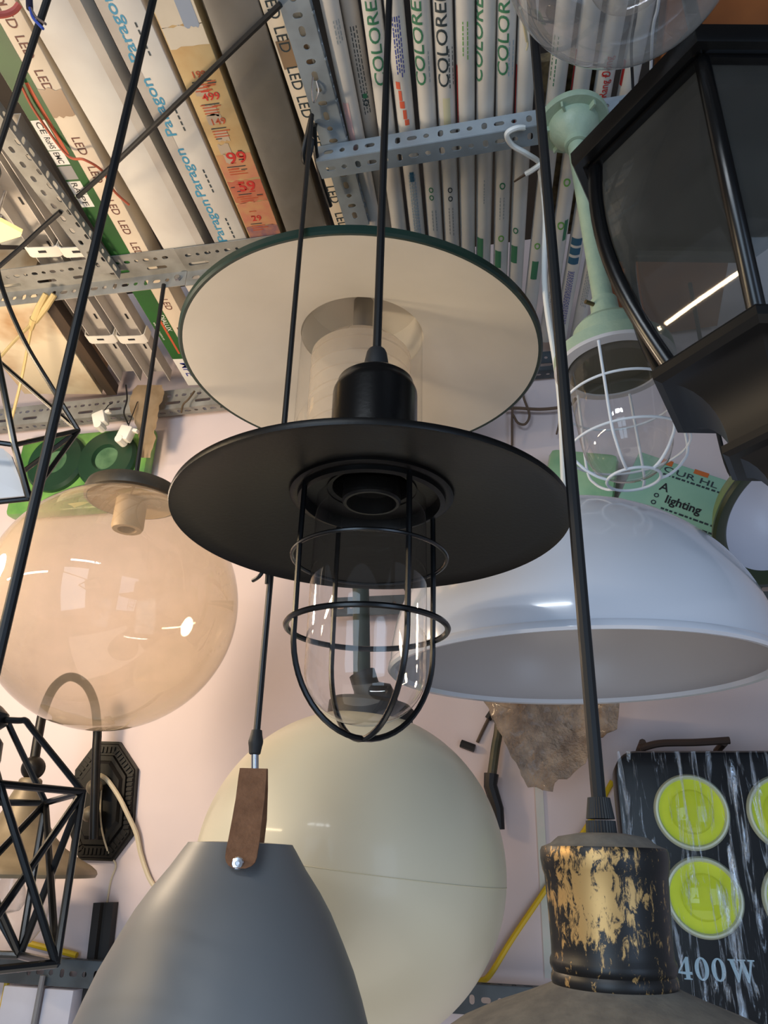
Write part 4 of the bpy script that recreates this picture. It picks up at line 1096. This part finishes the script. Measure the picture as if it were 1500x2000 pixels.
# 400W in serif digits, flat on the face
tx0, ty0 = onface(1326, 1912); tx1, ty1 = onface(1326, 1868)
hh = ty0-ty1
def glyph(kind):
    P = []
    if kind == '4': P = [[(.0, .26), (.0, .34), (.42, 1.0), (.56, 1.0), (.56, .34), (.68, .34), (.68, .22), (.56, .22), (.56, .06), (.66, .05), (.66, 0), (.26, 0), (.26, .05), (.36, .06), (.36, .22)], [(.10, .34), (.36, .34), (.36, .76)]]
    if kind == '0':
        n = 28; P = [[(.34+.34*math.cos(2*PI*i/n), .5+.52*math.sin(2*PI*i/n)) for i in range(n)], [(.34+.14*math.cos(2*PI*i/n), .5+.44*math.sin(2*PI*i/n)) for i in range(n)]]
    if kind == 'W': P = [[(0, 1), (0, .94), (.08, .93), (.36, 0), (.44, 0), (.64, .62), (.84, 0), (.92, 0), (1.16, .93), (1.26, .94), (1.26, 1), (.94, 1), (.94, .94), (1.05, .92), (.92, .36), (.76, .93), (.84, .94), (.84, 1), (.46, 1), (.46, .94), (.54, .93), (.58, .80), (.44, .34), (.28, .93), (.36, .94), (.36, 1)]]
    return P
bt = bmesh.new(); xx = tx0
for ch, adv in (('4', .82), ('0', .80), ('0', .82), ('W', 1.3)):
    cu = bpy.data.curves.new('tmp_glyph', 'CURVE'); cu.dimensions = '2D'; cu.fill_mode = 'BOTH'; cu.extrude = .004
    for pts in glyph(ch):
        sp2 = cu.splines.new('POLY'); sp2.points.add(len(pts)-1)
        for p, q in zip(sp2.points, pts): p.co = (q[0], q[1], 0, 1)
        sp2.use_cyclic_u = True
    vs, fs = _curve_mesh(cu)
    VV = [bt.verts.new(M @ Vector((xx+v.x*hh, ty0-v.y*hh, .0008+v.z*.15))) for v in vs]
    for f in fs:
        try: bt.faces.new([VV[i] for i in f])
        except ValueError: pass
    xx += adv*hh
mk('lettering', bt, ink['steel'], t, smooth=0, label='pale blue-grey 400W lettering')
# plastic wrap drawn over the front
wm = bpy.data.materials.new('stretch_wrap'); wm.use_nodes = True; nt = wm.node_tree; nt.nodes.clear(); N = nt.nodes.new; L = nt.links.new
o_ = N('ShaderNodeOutputMaterial'); tr = N('ShaderNodeBsdfTransparent'); gl_ = N('ShaderNodeBsdfGlossy'); gl_.inputs['Roughness'].default_value = .22
gl_.inputs['Color'].default_value = (.85, .92, 1, 1)
tc = N('ShaderNodeTexCoord'); mp = N('ShaderNodeMapping'); mp.inputs['Rotation'].default_value = (0, math.radians(-8), 0); mp.inputs['Scale'].default_value = (85, 85, 8); L(tc.outputs['Object'], mp.inputs[0])
nz = N('ShaderNodeTexNoise'); nz.inputs['Scale'].default_value = 1; nz.inputs['Detail'].default_value = 6; nz.inputs['Roughness'].default_value = .7; nz.inputs['Distortion'].default_value = .8; L(mp.outputs[0], nz.inputs['Vector'])
bp = N('ShaderNodeBump'); bp.inputs['Strength'].default_value = 1; bp.inputs['Distance'].default_value = .01; L(nz.outputs['Fac'], bp.inputs['Height']); L(bp.outputs[0], gl_.inputs['Normal'])
mr = N('ShaderNodeMapRange'); mr.inputs[1].default_value = .52; mr.inputs[2].default_value = .66; mr.inputs[3].default_value = .0; mr.inputs[4].default_value = .75; L(nz.outputs['Fac'], mr.inputs[0])
mx = N('ShaderNodeMixShader'); L(mr.outputs[0], mx.inputs[0]); L(tr.outputs[0], mx.inputs[1]); L(gl_.outputs[0], mx.inputs[2]); L(mx.outputs[0], o_.inputs[0])
b = bmesh.new(); rws = []
for j in range(15):
    rws.append([b.verts.new(M @ Vector((.004+(Wd-.008)*i/14, .004+(Hd-.01)*j/14, .0215+.0015*math.sin(i*2.3+j)*math.cos(j*1.3)))) for i in range(15)])
for p, q in zip(rws, rws[1:]):
    for i in range(14): b.faces.new((p[i], p[i+1], q[i+1], q[i]))
mk('plastic_wrap', b, wm, t, label='stretched clear plastic wrap')
b = tube(smoothpath([pw(1250, 1462, FY+.05), pw(1290, 1452, FY+.05), pw(1360, 1450, FY+.05), pw(1425, 1446, FY+.05)]), .006, 8)
for px in (1255, 1415):
    tube([pw(px, 1450, FY+.05), pw(px, 1450, FY+.05)+Y*.08-Z*.004], .006, 8, b)
mk('brown_bar', b, pbr('dark_brown', (70, 52, 42), .8), t)  # dark brown bar with two stubs above the housing

# ---- bubble foam scrap under the dome ---------------------------------------------------------------------
fy = 1.40
ol = [(940, 1360), (1080, 1360), (1208, 1370), (1208, 1424), (1188, 1428), (1168, 1442), (1150, 1482), (1122, 1508), (1084, 1528), (1076, 1546), (1062, 1543), (1032, 1538), (1014, 1505), (990, 1452), (966, 1408)]
b = bmesh.new()
f_ = b.faces.new([b.verts.new(pw(x, y, fy)) for x, y in ol])
bmesh.ops.triangulate(b, faces=b.faces[:])
for _ in range(4): bmesh.ops.subdivide_edges(b, edges=[e for e in b.edges if e.calc_length() > .012], cuts=1, use_grid_fill=False); bmesh.ops.triangulate(b, faces=b.faces[:])
rnd = random.Random(5)
from mathutils import noise
for v in b.verts:
    n = noise.noise(v.co*14)*.022+noise.noise(v.co*60)*.005
    v.co += Vector((noise.noise(v.co*80)*.005+noise.noise(v.co*210)*.003, n, noise.noise(v.co*90+X)*.005+noise.noise(v.co*230)*.003))
g_ = b.faces[:]
r_ = bmesh.ops.extrude_face_region(b, geom=g_)
bmesh.ops.translate(b, verts=[e for e in r_['geom'] if isinstance(e, bmesh.types.BMVert)], vec=Y*.006)
bmesh.ops.recalc_face_normals(b, faces=b.faces)
solo('foam_scrap', b, [pbr('foam_brown', (166, 148, 130), .5, c2=(118, 100, 86), scale=30, bump=.9, bscale=200, coat=.2)], 'torn brownish scrap of packing foam hanging below the white dome', 'foam scrap')

# ---- bits of wire and pipe on the wall --------------------------------------------------------------------------
q = [pw(975, 1412, WY-.02), pw(968, 1460, WY-.02), pw(960, 1518, WY-.02)]
t = thing('cable_tail', 'thick dark green cable end hanging on the wall right of the cream ball', 'cable', q[2])
mk('cable', tube(smoothpath([q[0]+Z*.12+X*.01]+q), .0085, 10), pbr('cable_green', (52, 62, 48), .5, c2=(96, 84, 62), scale=26), t)
mk('heat_sleeve', tube([q[2]+Z*.006, pw(958, 1535, WY-.02), pw(972, 1580, WY-.02), pw(975, 1620, WY-.02)], .0135, 10, r2=.010), black_soft, t)
b = tube(smoothpath([pw(958, 1396, WY-.004), pw(944, 1424, WY-.004), pw(932, 1450, WY-.004)]), .003, 8)
solo('plug_lead', b, [pbr('lead_brown', (84, 68, 54), .6)], 'short burnt wire on the wall between the cage and the foam scrap', 'wire')
ob = bpy.data.objects['plug_lead']
for n_, p0, p1 in (('connector', (953, 1404), (961, 1392)), ('connector', (927, 1462), (900, 1452))):
    mk(n_, tube([pw(*p0, WY-.007), pw(*p1, WY-.007)], .0075, 6), black_soft, ob)
yel = pbr('cable_yellow', (216, 180, 30), .45)
solo('yellow_cable', tube(smoothpath([pw(1196, 1526, WY-.012), pw(1148, 1612, WY-.01), pw(1062, 1742, WY-.01), pw(1000, 1834, WY-.012), pw(958, 1902, WY-.014), pw(938, 1916, WY-.014), pw(900, 1922, WY-.014)]), .0048, 8), [yel], 'yellow cable slanting down the wall behind the bronze lamp neck', 'cable', group='yellow cables on the wall')
solo('yellow_cable', tube(smoothpath([pw(40, 1838, WY-.014), pw(78, 1848, WY-.014), pw(120, 1858, WY-.014), pw(150, 1866, WY-.014)]), .0055, 8), [yel], 'yellow cable lying along the low steel angle behind the lower left wire lamp', 'cable', group='yellow cables on the wall')
solo('yellow_cable', tube(smoothpath([pw(16, 1905, WY-.012), pw(8, 1950, WY-.012), pw(-6, 2010, WY-.012)]), .005, 8), [yel], 'yellow cable hanging below the low steel angle at the bottom left corner', 'cable', group='yellow cables on the wall')
solo('grey_conduit', tube([pw(84, 1905, WY-.058), pw(62, 2020, WY-.058)], .005, 8), [pbr('conduit', (130, 128, 130), .5)], 'grey rod standing in front of the pale boxes at the bottom left', 'rod')
pb = pbr('shelf_box', (206, 206, 218), .6, c2=(196, 194, 206), scale=10)
for lab, x0, x1 in (('pale carton under the low steel angle, right of the grey rod', 88, 126), ('pale carton under the low steel angle, left of the grey rod', 8, 60)):
    P0, P1 = pw(x0, 1925, WY-.05), pw(x1, 2040, WY-.05); P0.z = min(P0.z, EZ-.046)
    b = box(Matrix.Identity(4), P0.x, P1.x, WY-.05, WY-.004, P1.z, P0.z, bev=.002)
    solo('shelf_carton', b, [pb], lab, 'box', group='pale cartons below the low steel angle')
brw = pbr('string_brown', (104, 84, 68), .8)
b = tube(smoothpath([pw(985, 798, WY-.02), pw(1010, 797, WY-.02), pw(1060, 799, WY-.02), pw(1110, 792, WY-.02), pw(1125, 778, WY-.02)]), .0036, 7)
tube(smoothpath([pw(1000, 870, WY-.015), pw(1001, 795, WY-.02), pw(1008, 770, WY-.02), pw(1018, 760, WY-.02), pw(1024, 780, WY-.02), pw(1034, 810, WY-.02), pw(1026, 828, WY-.02), pw(1012, 826, WY-.02), pw(1002, 810, WY-.02)]), .0028, 7, b)
tube(smoothpath([pw(1093, 795, WY-.02), pw(1092, 825, WY-.02), pw(1087, 848, WY-.02)]), .0022, 7, b)
solo('brown_string', b, [brw], 'brown string looped on the wall between the dish shade and the caged stem lamp', 'string')
b = tube(smoothpath([pf(508, 1104, .80), pf(512, 1116, .79), pf(506, 1126, .79), pf(494, 1134, .80)]), .0022, 7)
tube(smoothpath([pf(518, 1102, .80), pf(522, 1120, .79), pf(521, 1140, .79)]), .0024, 7, b)
tube([pf(508, 1104, .80), pf(512, 1060, .80), pf(534, 1100, .805)], .002, 7, b)
solo('wire_offcut', b, [cord_m], 'small black wire ends caught on the cord below the left of the black disc', 'wire')
# white cable hook at rail C
b = tube(smoothpath([pz(1038, 251, H-.03), pz(1010, 250, H-.045), pz(990, 262, H-.05), pz(1000, 283, H-.05), pz(1028, 300, H-.05), pz(1052, 316, H-.04), pz(1060, 335, H-.035)]), .0042, 8)
tube(smoothpath([pz(1060, 318, H-.045), pz(1040, 332, H-.05), pz(1027, 340, H-.05)]), .0042, 8, b)
w_ = solo('white_cable', b, [wc], 'white cable hooked over the steel angle beside the thick black cord, bare end left', 'cable')
mk('bare_end', tube([pz(1027, 340, H-.05), pz(1016, 347, H-.052), pz(1004, 355, H-.053)], .0026, 7, r2=.0014), pbr('bare_copper', (84, 66, 50), .5, .5), w_, label='bare brown wire end')
# thin wires under the clear globe
b = tube(smoothpath([pz(1290, -30, H-.02), pz(1284, 18, H-.02), pz(1278, 40, H-.02), pz(1274, 70, H-.02), pz(1271, 135, H-.015)]), .0022, 7)
solo('thin_wire', b, [white_wire], 'thin white wire hanging behind the clear globe at the top right', 'wire')
b = tube(smoothpath([pz(1250, -30, H-.02), pz(1240, 40, H-.02), pz(1233, 90, H-.02), pz(1236, 172, H-.015)]), .0022, 7)
solo('thin_wire', b, [cord_m], 'thin black wire hanging behind the clear globe at the top right', 'wire')
b = tube(smoothpath([pz(1016, 15, H-.06), pz(1024, 50, H-.05), pz(1029, 80, H-.04)]), .0022, 7)
tube(smoothpath([pz(1027, 68, H-.042), pz(1031, 85, H-.04), pz(1028, 98, H-.04)]), .0014, 6, b)
solo('wire_offcut', b, [pbr('wire_cream', (196, 190, 160), .5)], 'cream stripped wire end beside the thick black cord near the top', 'wire')
# diagonal black cord under the rack
b = tube(smoothpath([pz(548, 8, H-.012), pz(460, 92, H-.02), pz(330, 218, H-.03), pz(215, 328, H-.028), pz(152, 384, H-.01)]), .0042, 10)
solo('black_cord', b, [cord_m], 'black cord stretched diagonally under the long boxes', 'cord', group='black cords under the rack')
b = tube(smoothpath([pz(118, 414, H-.01), pz(80, 447, H-.015), pz(40, 484, H-.02), pz(-30, 545, H-.02)]), .0042, 10)
solo('black_cord', b, [cord_m], 'short black cord continuing to the left edge under the battens', 'cord', group='black cords under the rack')
# blue wire tail at top left
Pq = pf(56, -20, .60)
t = thing('wire_tail', 'dark cable tail with bare blue and tan wires at the top left', 'wire', Pq)
mk('sheath', tube([Vector((Pq.x, Pq.y, CZ)), Pq, pf(58, 16, .60)], .0042, 8), pbr('sheath_purple', (38, 34, 58), .5), t)
mk('blue_core', tube(smoothpath([pf(58, 15, .60), pf(65, 35, .585), pf(84, 56, .575)]), .0017, 7), pbr('core_blue', (60, 84, 170), .5), t, label='blue wire core')
mk('tan_core', tube(smoothpath([pf(60, 15, .60), pf(70, 33, .585), pf(89, 47, .575)]), .0015, 7), pbr('core_tan', (120, 104, 96), .5), t, label='tan wire core')
# red ribbon
b = tube(smoothpath([pz(-20, 30, H-.03), pz(10, 28, H-.02), pz(28, 20, H-.012), pz(38, 8, H-.006)]), .0045, 8)
solo('red_ribbon', b, [pbr('ribbon', (176, 84, 76), .7)], 'red string end at the top left corner', 'string', group='red strings')
b = tube(smoothpath([pz(38, 160, H-.008), pz(70, 220, H-.006), pz(130, 302, H-.01), pz(165, 312, H-.02), pz(200, 334, H-.012), pz(222, 372, H-.006), pz(252, 400, H-.004)]), .0022, 7)
solo('red_ribbon', b, [pbr('ribbon_rust', (176, 88, 62), .7)], 'rust red string running along the green striped box', 'string', group='red strings')
# knotted clear strings at left
yb = pbr('string_tan', (190, 168, 116), .5)
K0 = pz(98, 578, H-.03)
b = tube([pz(90, 574, H-.03), pz(76, 600, H-.05), pz(66, 625, H-.06)], .006, 8, r2=.008)
tube([pz(106, 575, H-.03), pz(90, 600, H-.05), pz(68, 627, H-.06)], .006, 8, b, r2=.007)
tube(smoothpath([pz(66, 622, H-.06), pz(60, 642, H-.065)]), .008, 8, b, r2=.006)
tube(smoothpath([pz(64, 630, H-.06), pz(30, 664, H-.10), pz(0, 698, H-.14), pz(-40, 745, H-.2)]), .0033, 7, b)
tube(smoothpath([pz(62, 636, H-.06), pz(52, 690, H-.09), pz(40, 750, H-.13), pz(22, 822, H-.2)]), .0033, 7, b)
solo('knotted_string', b, [yb], 'tan plastic string knotted through the steel angle at the left', 'string')
# warm lit lamp at left edge
Pq = pz(-40, 440, H-.06)
t = thing('lit_lamp', 'warm glowing yellow lamp at the left edge under the rack', 'lamp', Pq)
w6 = [(-90, 415), (0, 432), (43, 455), (40, 462), (0, 474), (-90, 500)]
b = bmesh.new(); lo = [b.verts.new(pz(x, y, H-.075)) for x, y in w6]; up_ = [b.verts.new(v.co+Z*.008) for v in lo]
b.faces.new(lo); b.faces.new(up_[::-1])
for k_ in range(6): b.faces.new((lo[k_], up_[k_], up_[(k_+1) % 6], lo[(k_+1) % 6]))
bmesh.ops.recalc_face_normals(b, faces=b.faces)
mk('glowing_shade', b, glow('warm_glow', (255, 214, 140), .9), t, smooth=0)
b = tube(smoothpath([pz(-10, 418, H-.03), pz(2, 424, H-.04), pz(12, 436, H-.05), pz(14, 444, H-.06)]), .005, 8)
tube([pz(-6, 425, H-.06), pz(-6, 425, H-.06)+Z*.062], .0025, 8, b)
mk('clasp', b, chrome, t)

# ---- dusty plastic bag, white clips, green packs on the wall, left -----------------------------------
b = bmesh.new(); rws = []
_k = [(268, 318, 752), (258, 320, 768), (252, 314, 788), (258, 308, 812), (268, 304, 836), (272, 302, 862), (274, 292, 894)]
_p = smoothpath([Vector(q) for q in _k], 5)
for i, (x0, x1, y) in enumerate([(q.x+4*noise.noise(Vector((q.z*.09, 0, 0))), q.y+5*noise.noise(Vector((q.z*.08, 3, 0))), q.z) for q in _p]):
    r_ = []
    for j in range(9):
        q = j/8; p = pw(x0+(x1-x0)*q, y, WY-.072+.007*noise.noise(Vector((j*.55, i*.13, 1)))); r_.append(b.verts.new(p))
    rws.append(r_)
for p, q in zip(rws, rws[1:]):
    for j in range(8): b.faces.new((p[j], p[j+1], q[j+1], q[j]))
bmesh.ops.solidify(b, geom=b.faces[:], thickness=.004)
solo('dusty_bag', b, [pbr('bag_tan', (196, 174, 144), .4, c2=(160, 136, 104), scale=16, sharp=(.4, .75), bump=.25, bscale=30)], 'dusty twisted plastic bag tied to the steel angle above the glass globe', 'bag', smooth=60)
for lab, x, y, an in (('white plastic batten end clip hanging just under the steel angle, left one', 196, 818, -.35), ('white plastic batten end clip hanging beside the dusty bag', 247, 846, .3)):
    c = pw(x, y, WY-.092)
    M = Matrix.Translation(c) @ Matrix.Rotation(an, 4, 'Y')
    b = box(M, -.016, .016, -.012, .012, -.020, .016, bev=.004)
    box(M, .010, .028, -.006, .006, .006, .014, b, .001); tube([M @ Vector((-.004, -.013, -.022)), M @ Vector((-.004, .013, -.022))], .010, 10, b)
    ec = solo('end_clip', b, [white_pl], lab, 'clip', group='white end clips')
    mk('tie', tube([c+Z*.012, Vector((c.x, c.y+.02, H-.045)), Vector((c.x, WY-.058, H-.03))], .0012, 6), cord_m, ec)
solo('thin_wire', tube(smoothpath([pw(246, 752, WY-.075), pw(248, 780, WY-.075), pw(242, 806, WY-.075), pw(250, 828, WY-.075)]), .002, 7), [cord_m], 'thin dark wire dangling above the white end clip by the dusty bag', 'wire')
b = tube(smoothpath([pw(380, 764, WY-.06), pw(368, 780, WY-.065), pw(358, 790, WY-.065), pw(354, 806, WY-.065)]), .0024, 7)
solo('thin_wire', b, [pbr('wire_brown', (92, 74, 52), .6)], 'frayed wire end on the steel angle left of the dish shade', 'wire')
gp = pbr('pack_green', (120, 170, 84), .35, c2=(40, 104, 52), scale=9, coat=.4, bump=.3, bscale=18)
P0, P1 = pw(42, 852, WY-.05), pw(268, 985, WY-.05)
t = thing('lamp_pack', 'green film wrapped pack with two round dark green lids behind the glass globe', 'package', Vector(((P0.x+P1.x)/2, WY-.03, P1.z)))
b = box(Matrix.Identity(4), P0.x, P1.x, WY-.044, WY-.004, P1.z, P0.z, bev=.012)
mk('pack_body', b, gp, t)
for x, y in ((112, 905), (211, 898)):
    c = pw(x, y, WY-.049); rr_ = 62*dep(c)/F
    b = lathe([(rr_, -.0), (rr_, .012), (rr_*.92, .02), (rr_*.45, .022), (rr_*.40, .012), (0, .011)], Ax(c+Y*.006, -Y).mat(), 48, mats=[0, 0, 0, 0, 1])
    mk('round_lid', b, [pbr('lid_green', (26, 52, 38), .35, c2=(34, 66, 46), scale=8), pbr('lid_glass', (92, 128, 94), .4, c2=(60, 96, 68), scale=30)], t)
# green packs on the wall, right
c = pw(1185, 925, WY-.06)
b = box(Matrix.Translation(c) @ Matrix.Rotation(.2, 4, 'Y'), -.12, .02, .0, .05, -.07, .05, bev=.014)
solo('green_package', b, [pbr('pack_mint', (176, 206, 158), .4, c2=(120, 176, 130), scale=9, coat=.4, bump=.3, bscale=20)], 'pale green plastic package on the wall under the caged stem lamp', 'package')
c = pw(1330, 975, WY-.075); an = math.radians(27)
u_ = X*math.cos(an)-Z*math.sin(an); v_ = X*math.sin(an)+Z*math.cos(an)
M = frame(c, u_, v_, u_.cross(v_))
s_ = dep(c)/F
b = box(M, -110*s_, 82*s_, -66*s_, 72*s_, -.055, 0, bev=.004)
mats = [pbr('mint_print', (150, 196, 172), .5, c2=(138, 186, 164), scale=12), ink['black'], ink['dark'], pbr('print_ochre', (196, 104, 48), .5)]
text(b, 'lighting', at_(M, -26*s_, -18*s_), 17*s_, 1, bold=.035, z=.0008)
text(b, 'OUR HL', at_(M, -52*s_, 46*s_), 12*s_, 2, bold=.01, z=.0008, stretch=1.7)
text(b, 'A', at_(M, -46*s_, 4*s_), 18*s_, 1, bold=.02, z=.0008)
for k_ in range(3): text(b, 'ooo'[k_], at_(M, (-50)*s_, (-14-16*k_)*s_), 14*s_, 2, bold=.02, z=.0008)
rnd = random.Random(9)
for yy in (38, -34, -50):
    x = -50 if yy > 0 else -28
    while x < 76:
        l = rnd.uniform(4, 10); patch(b, M, x*s_, (x+l)*s_, yy*s_, (yy+4)*s_, 2, .0006); x += l+rnd.uniform(2, 4)
patch(b, M, -62*s_, -40*s_, 60*s_, 72*s_, 3, .0006); patch(b, M, 2*s_, 30*s_, 62*s_, 72*s_, 3, .0006)
solo('printed_package', b, mats, 'mint green box printed lighting, tilted on the wall under the black lantern', 'box')
# orange piece behind dome, right
b = box(Matrix.Translation(pw(1424, 1110, WY-.07)) @ Matrix.Rotation(.5, 4, 'Y'), -.012, .012, 0, .02, -.05, .05, bev=.003)
solo('orange_tag', b, [pbr('orange_tag', (170, 84, 30), .6)], 'orange tag on the wall at the right shoulder of the white dome', 'tag')

# ================================================================== LIGHT
w = bpy.data.worlds.new('world'); SC.world = w; w.use_nodes = True
bg = w.node_tree.nodes['Background']; bg.inputs[0].default_value = (.72, .82, 1.0, 1); bg.inputs[1].default_value = .23
def area(name, loc, target, sx, sy, e, col):
    l = bpy.data.lights.new(name, 'AREA'); l.shape = 'RECTANGLE'; l.size = sx; l.size_y = sy; l.energy = e; l.color = col
    o = bpy.data.objects.new(name, l); COL.objects.link(o); o.location = loc
    o.rotation_euler = (Vector(target)-Vector(loc)).to_track_quat('-Z', 'Y').to_euler(); return o
area('shop_front_daylight', (-.75, -2.2, 1.6), (.1, 1.4, 1.8), 1.2, 2.0, 29, (.60, .79, 1.0))
area('cool_fill_right', (1.75, -1.5, 1.5), (.4, 1.2, 1.7), 1.0, 1.8, 15, (.52, .71, 1.0))  # unseen bluish fill lamp added on the right
area('warm_tube', (-1.55, .15, 2.05), (-.7, 1.4, 1.6), .9, .028, 9, (1, .76, .46))
l = bpy.data.lights.new('warm_bulb', 'POINT'); l.energy = 17; l.color = (1, .77, .53); l.shadow_soft_size = .06
o = bpy.data.objects.new('warm_bulb', l); COL.objects.link(o); o.location = pf(-330, 1010, 1.10)
area('cool_tube', (-.5, -.9, 2.5), (-.2, 1.2, 1.4), .9, .05, 7, (.86, .93, 1.0))
area('floor_bounce_fill', (.0, .2, .35), (0, .9, 2.5), 1.8, 1.2, 7.5, (1, .94, .86))  # unseen fill lamp added below to imitate warm bounce off the floor
SC.view_settings.view_transform = 'Standard'; SC.view_settings.look = 'None'; SC.view_settings.gamma = 1; SC.view_settings.use_curve_mapping = False
SC.view_settings.exposure = .06
SC.cycles.max_bounces = 10; SC.cycles.transparent_max_bounces = 24
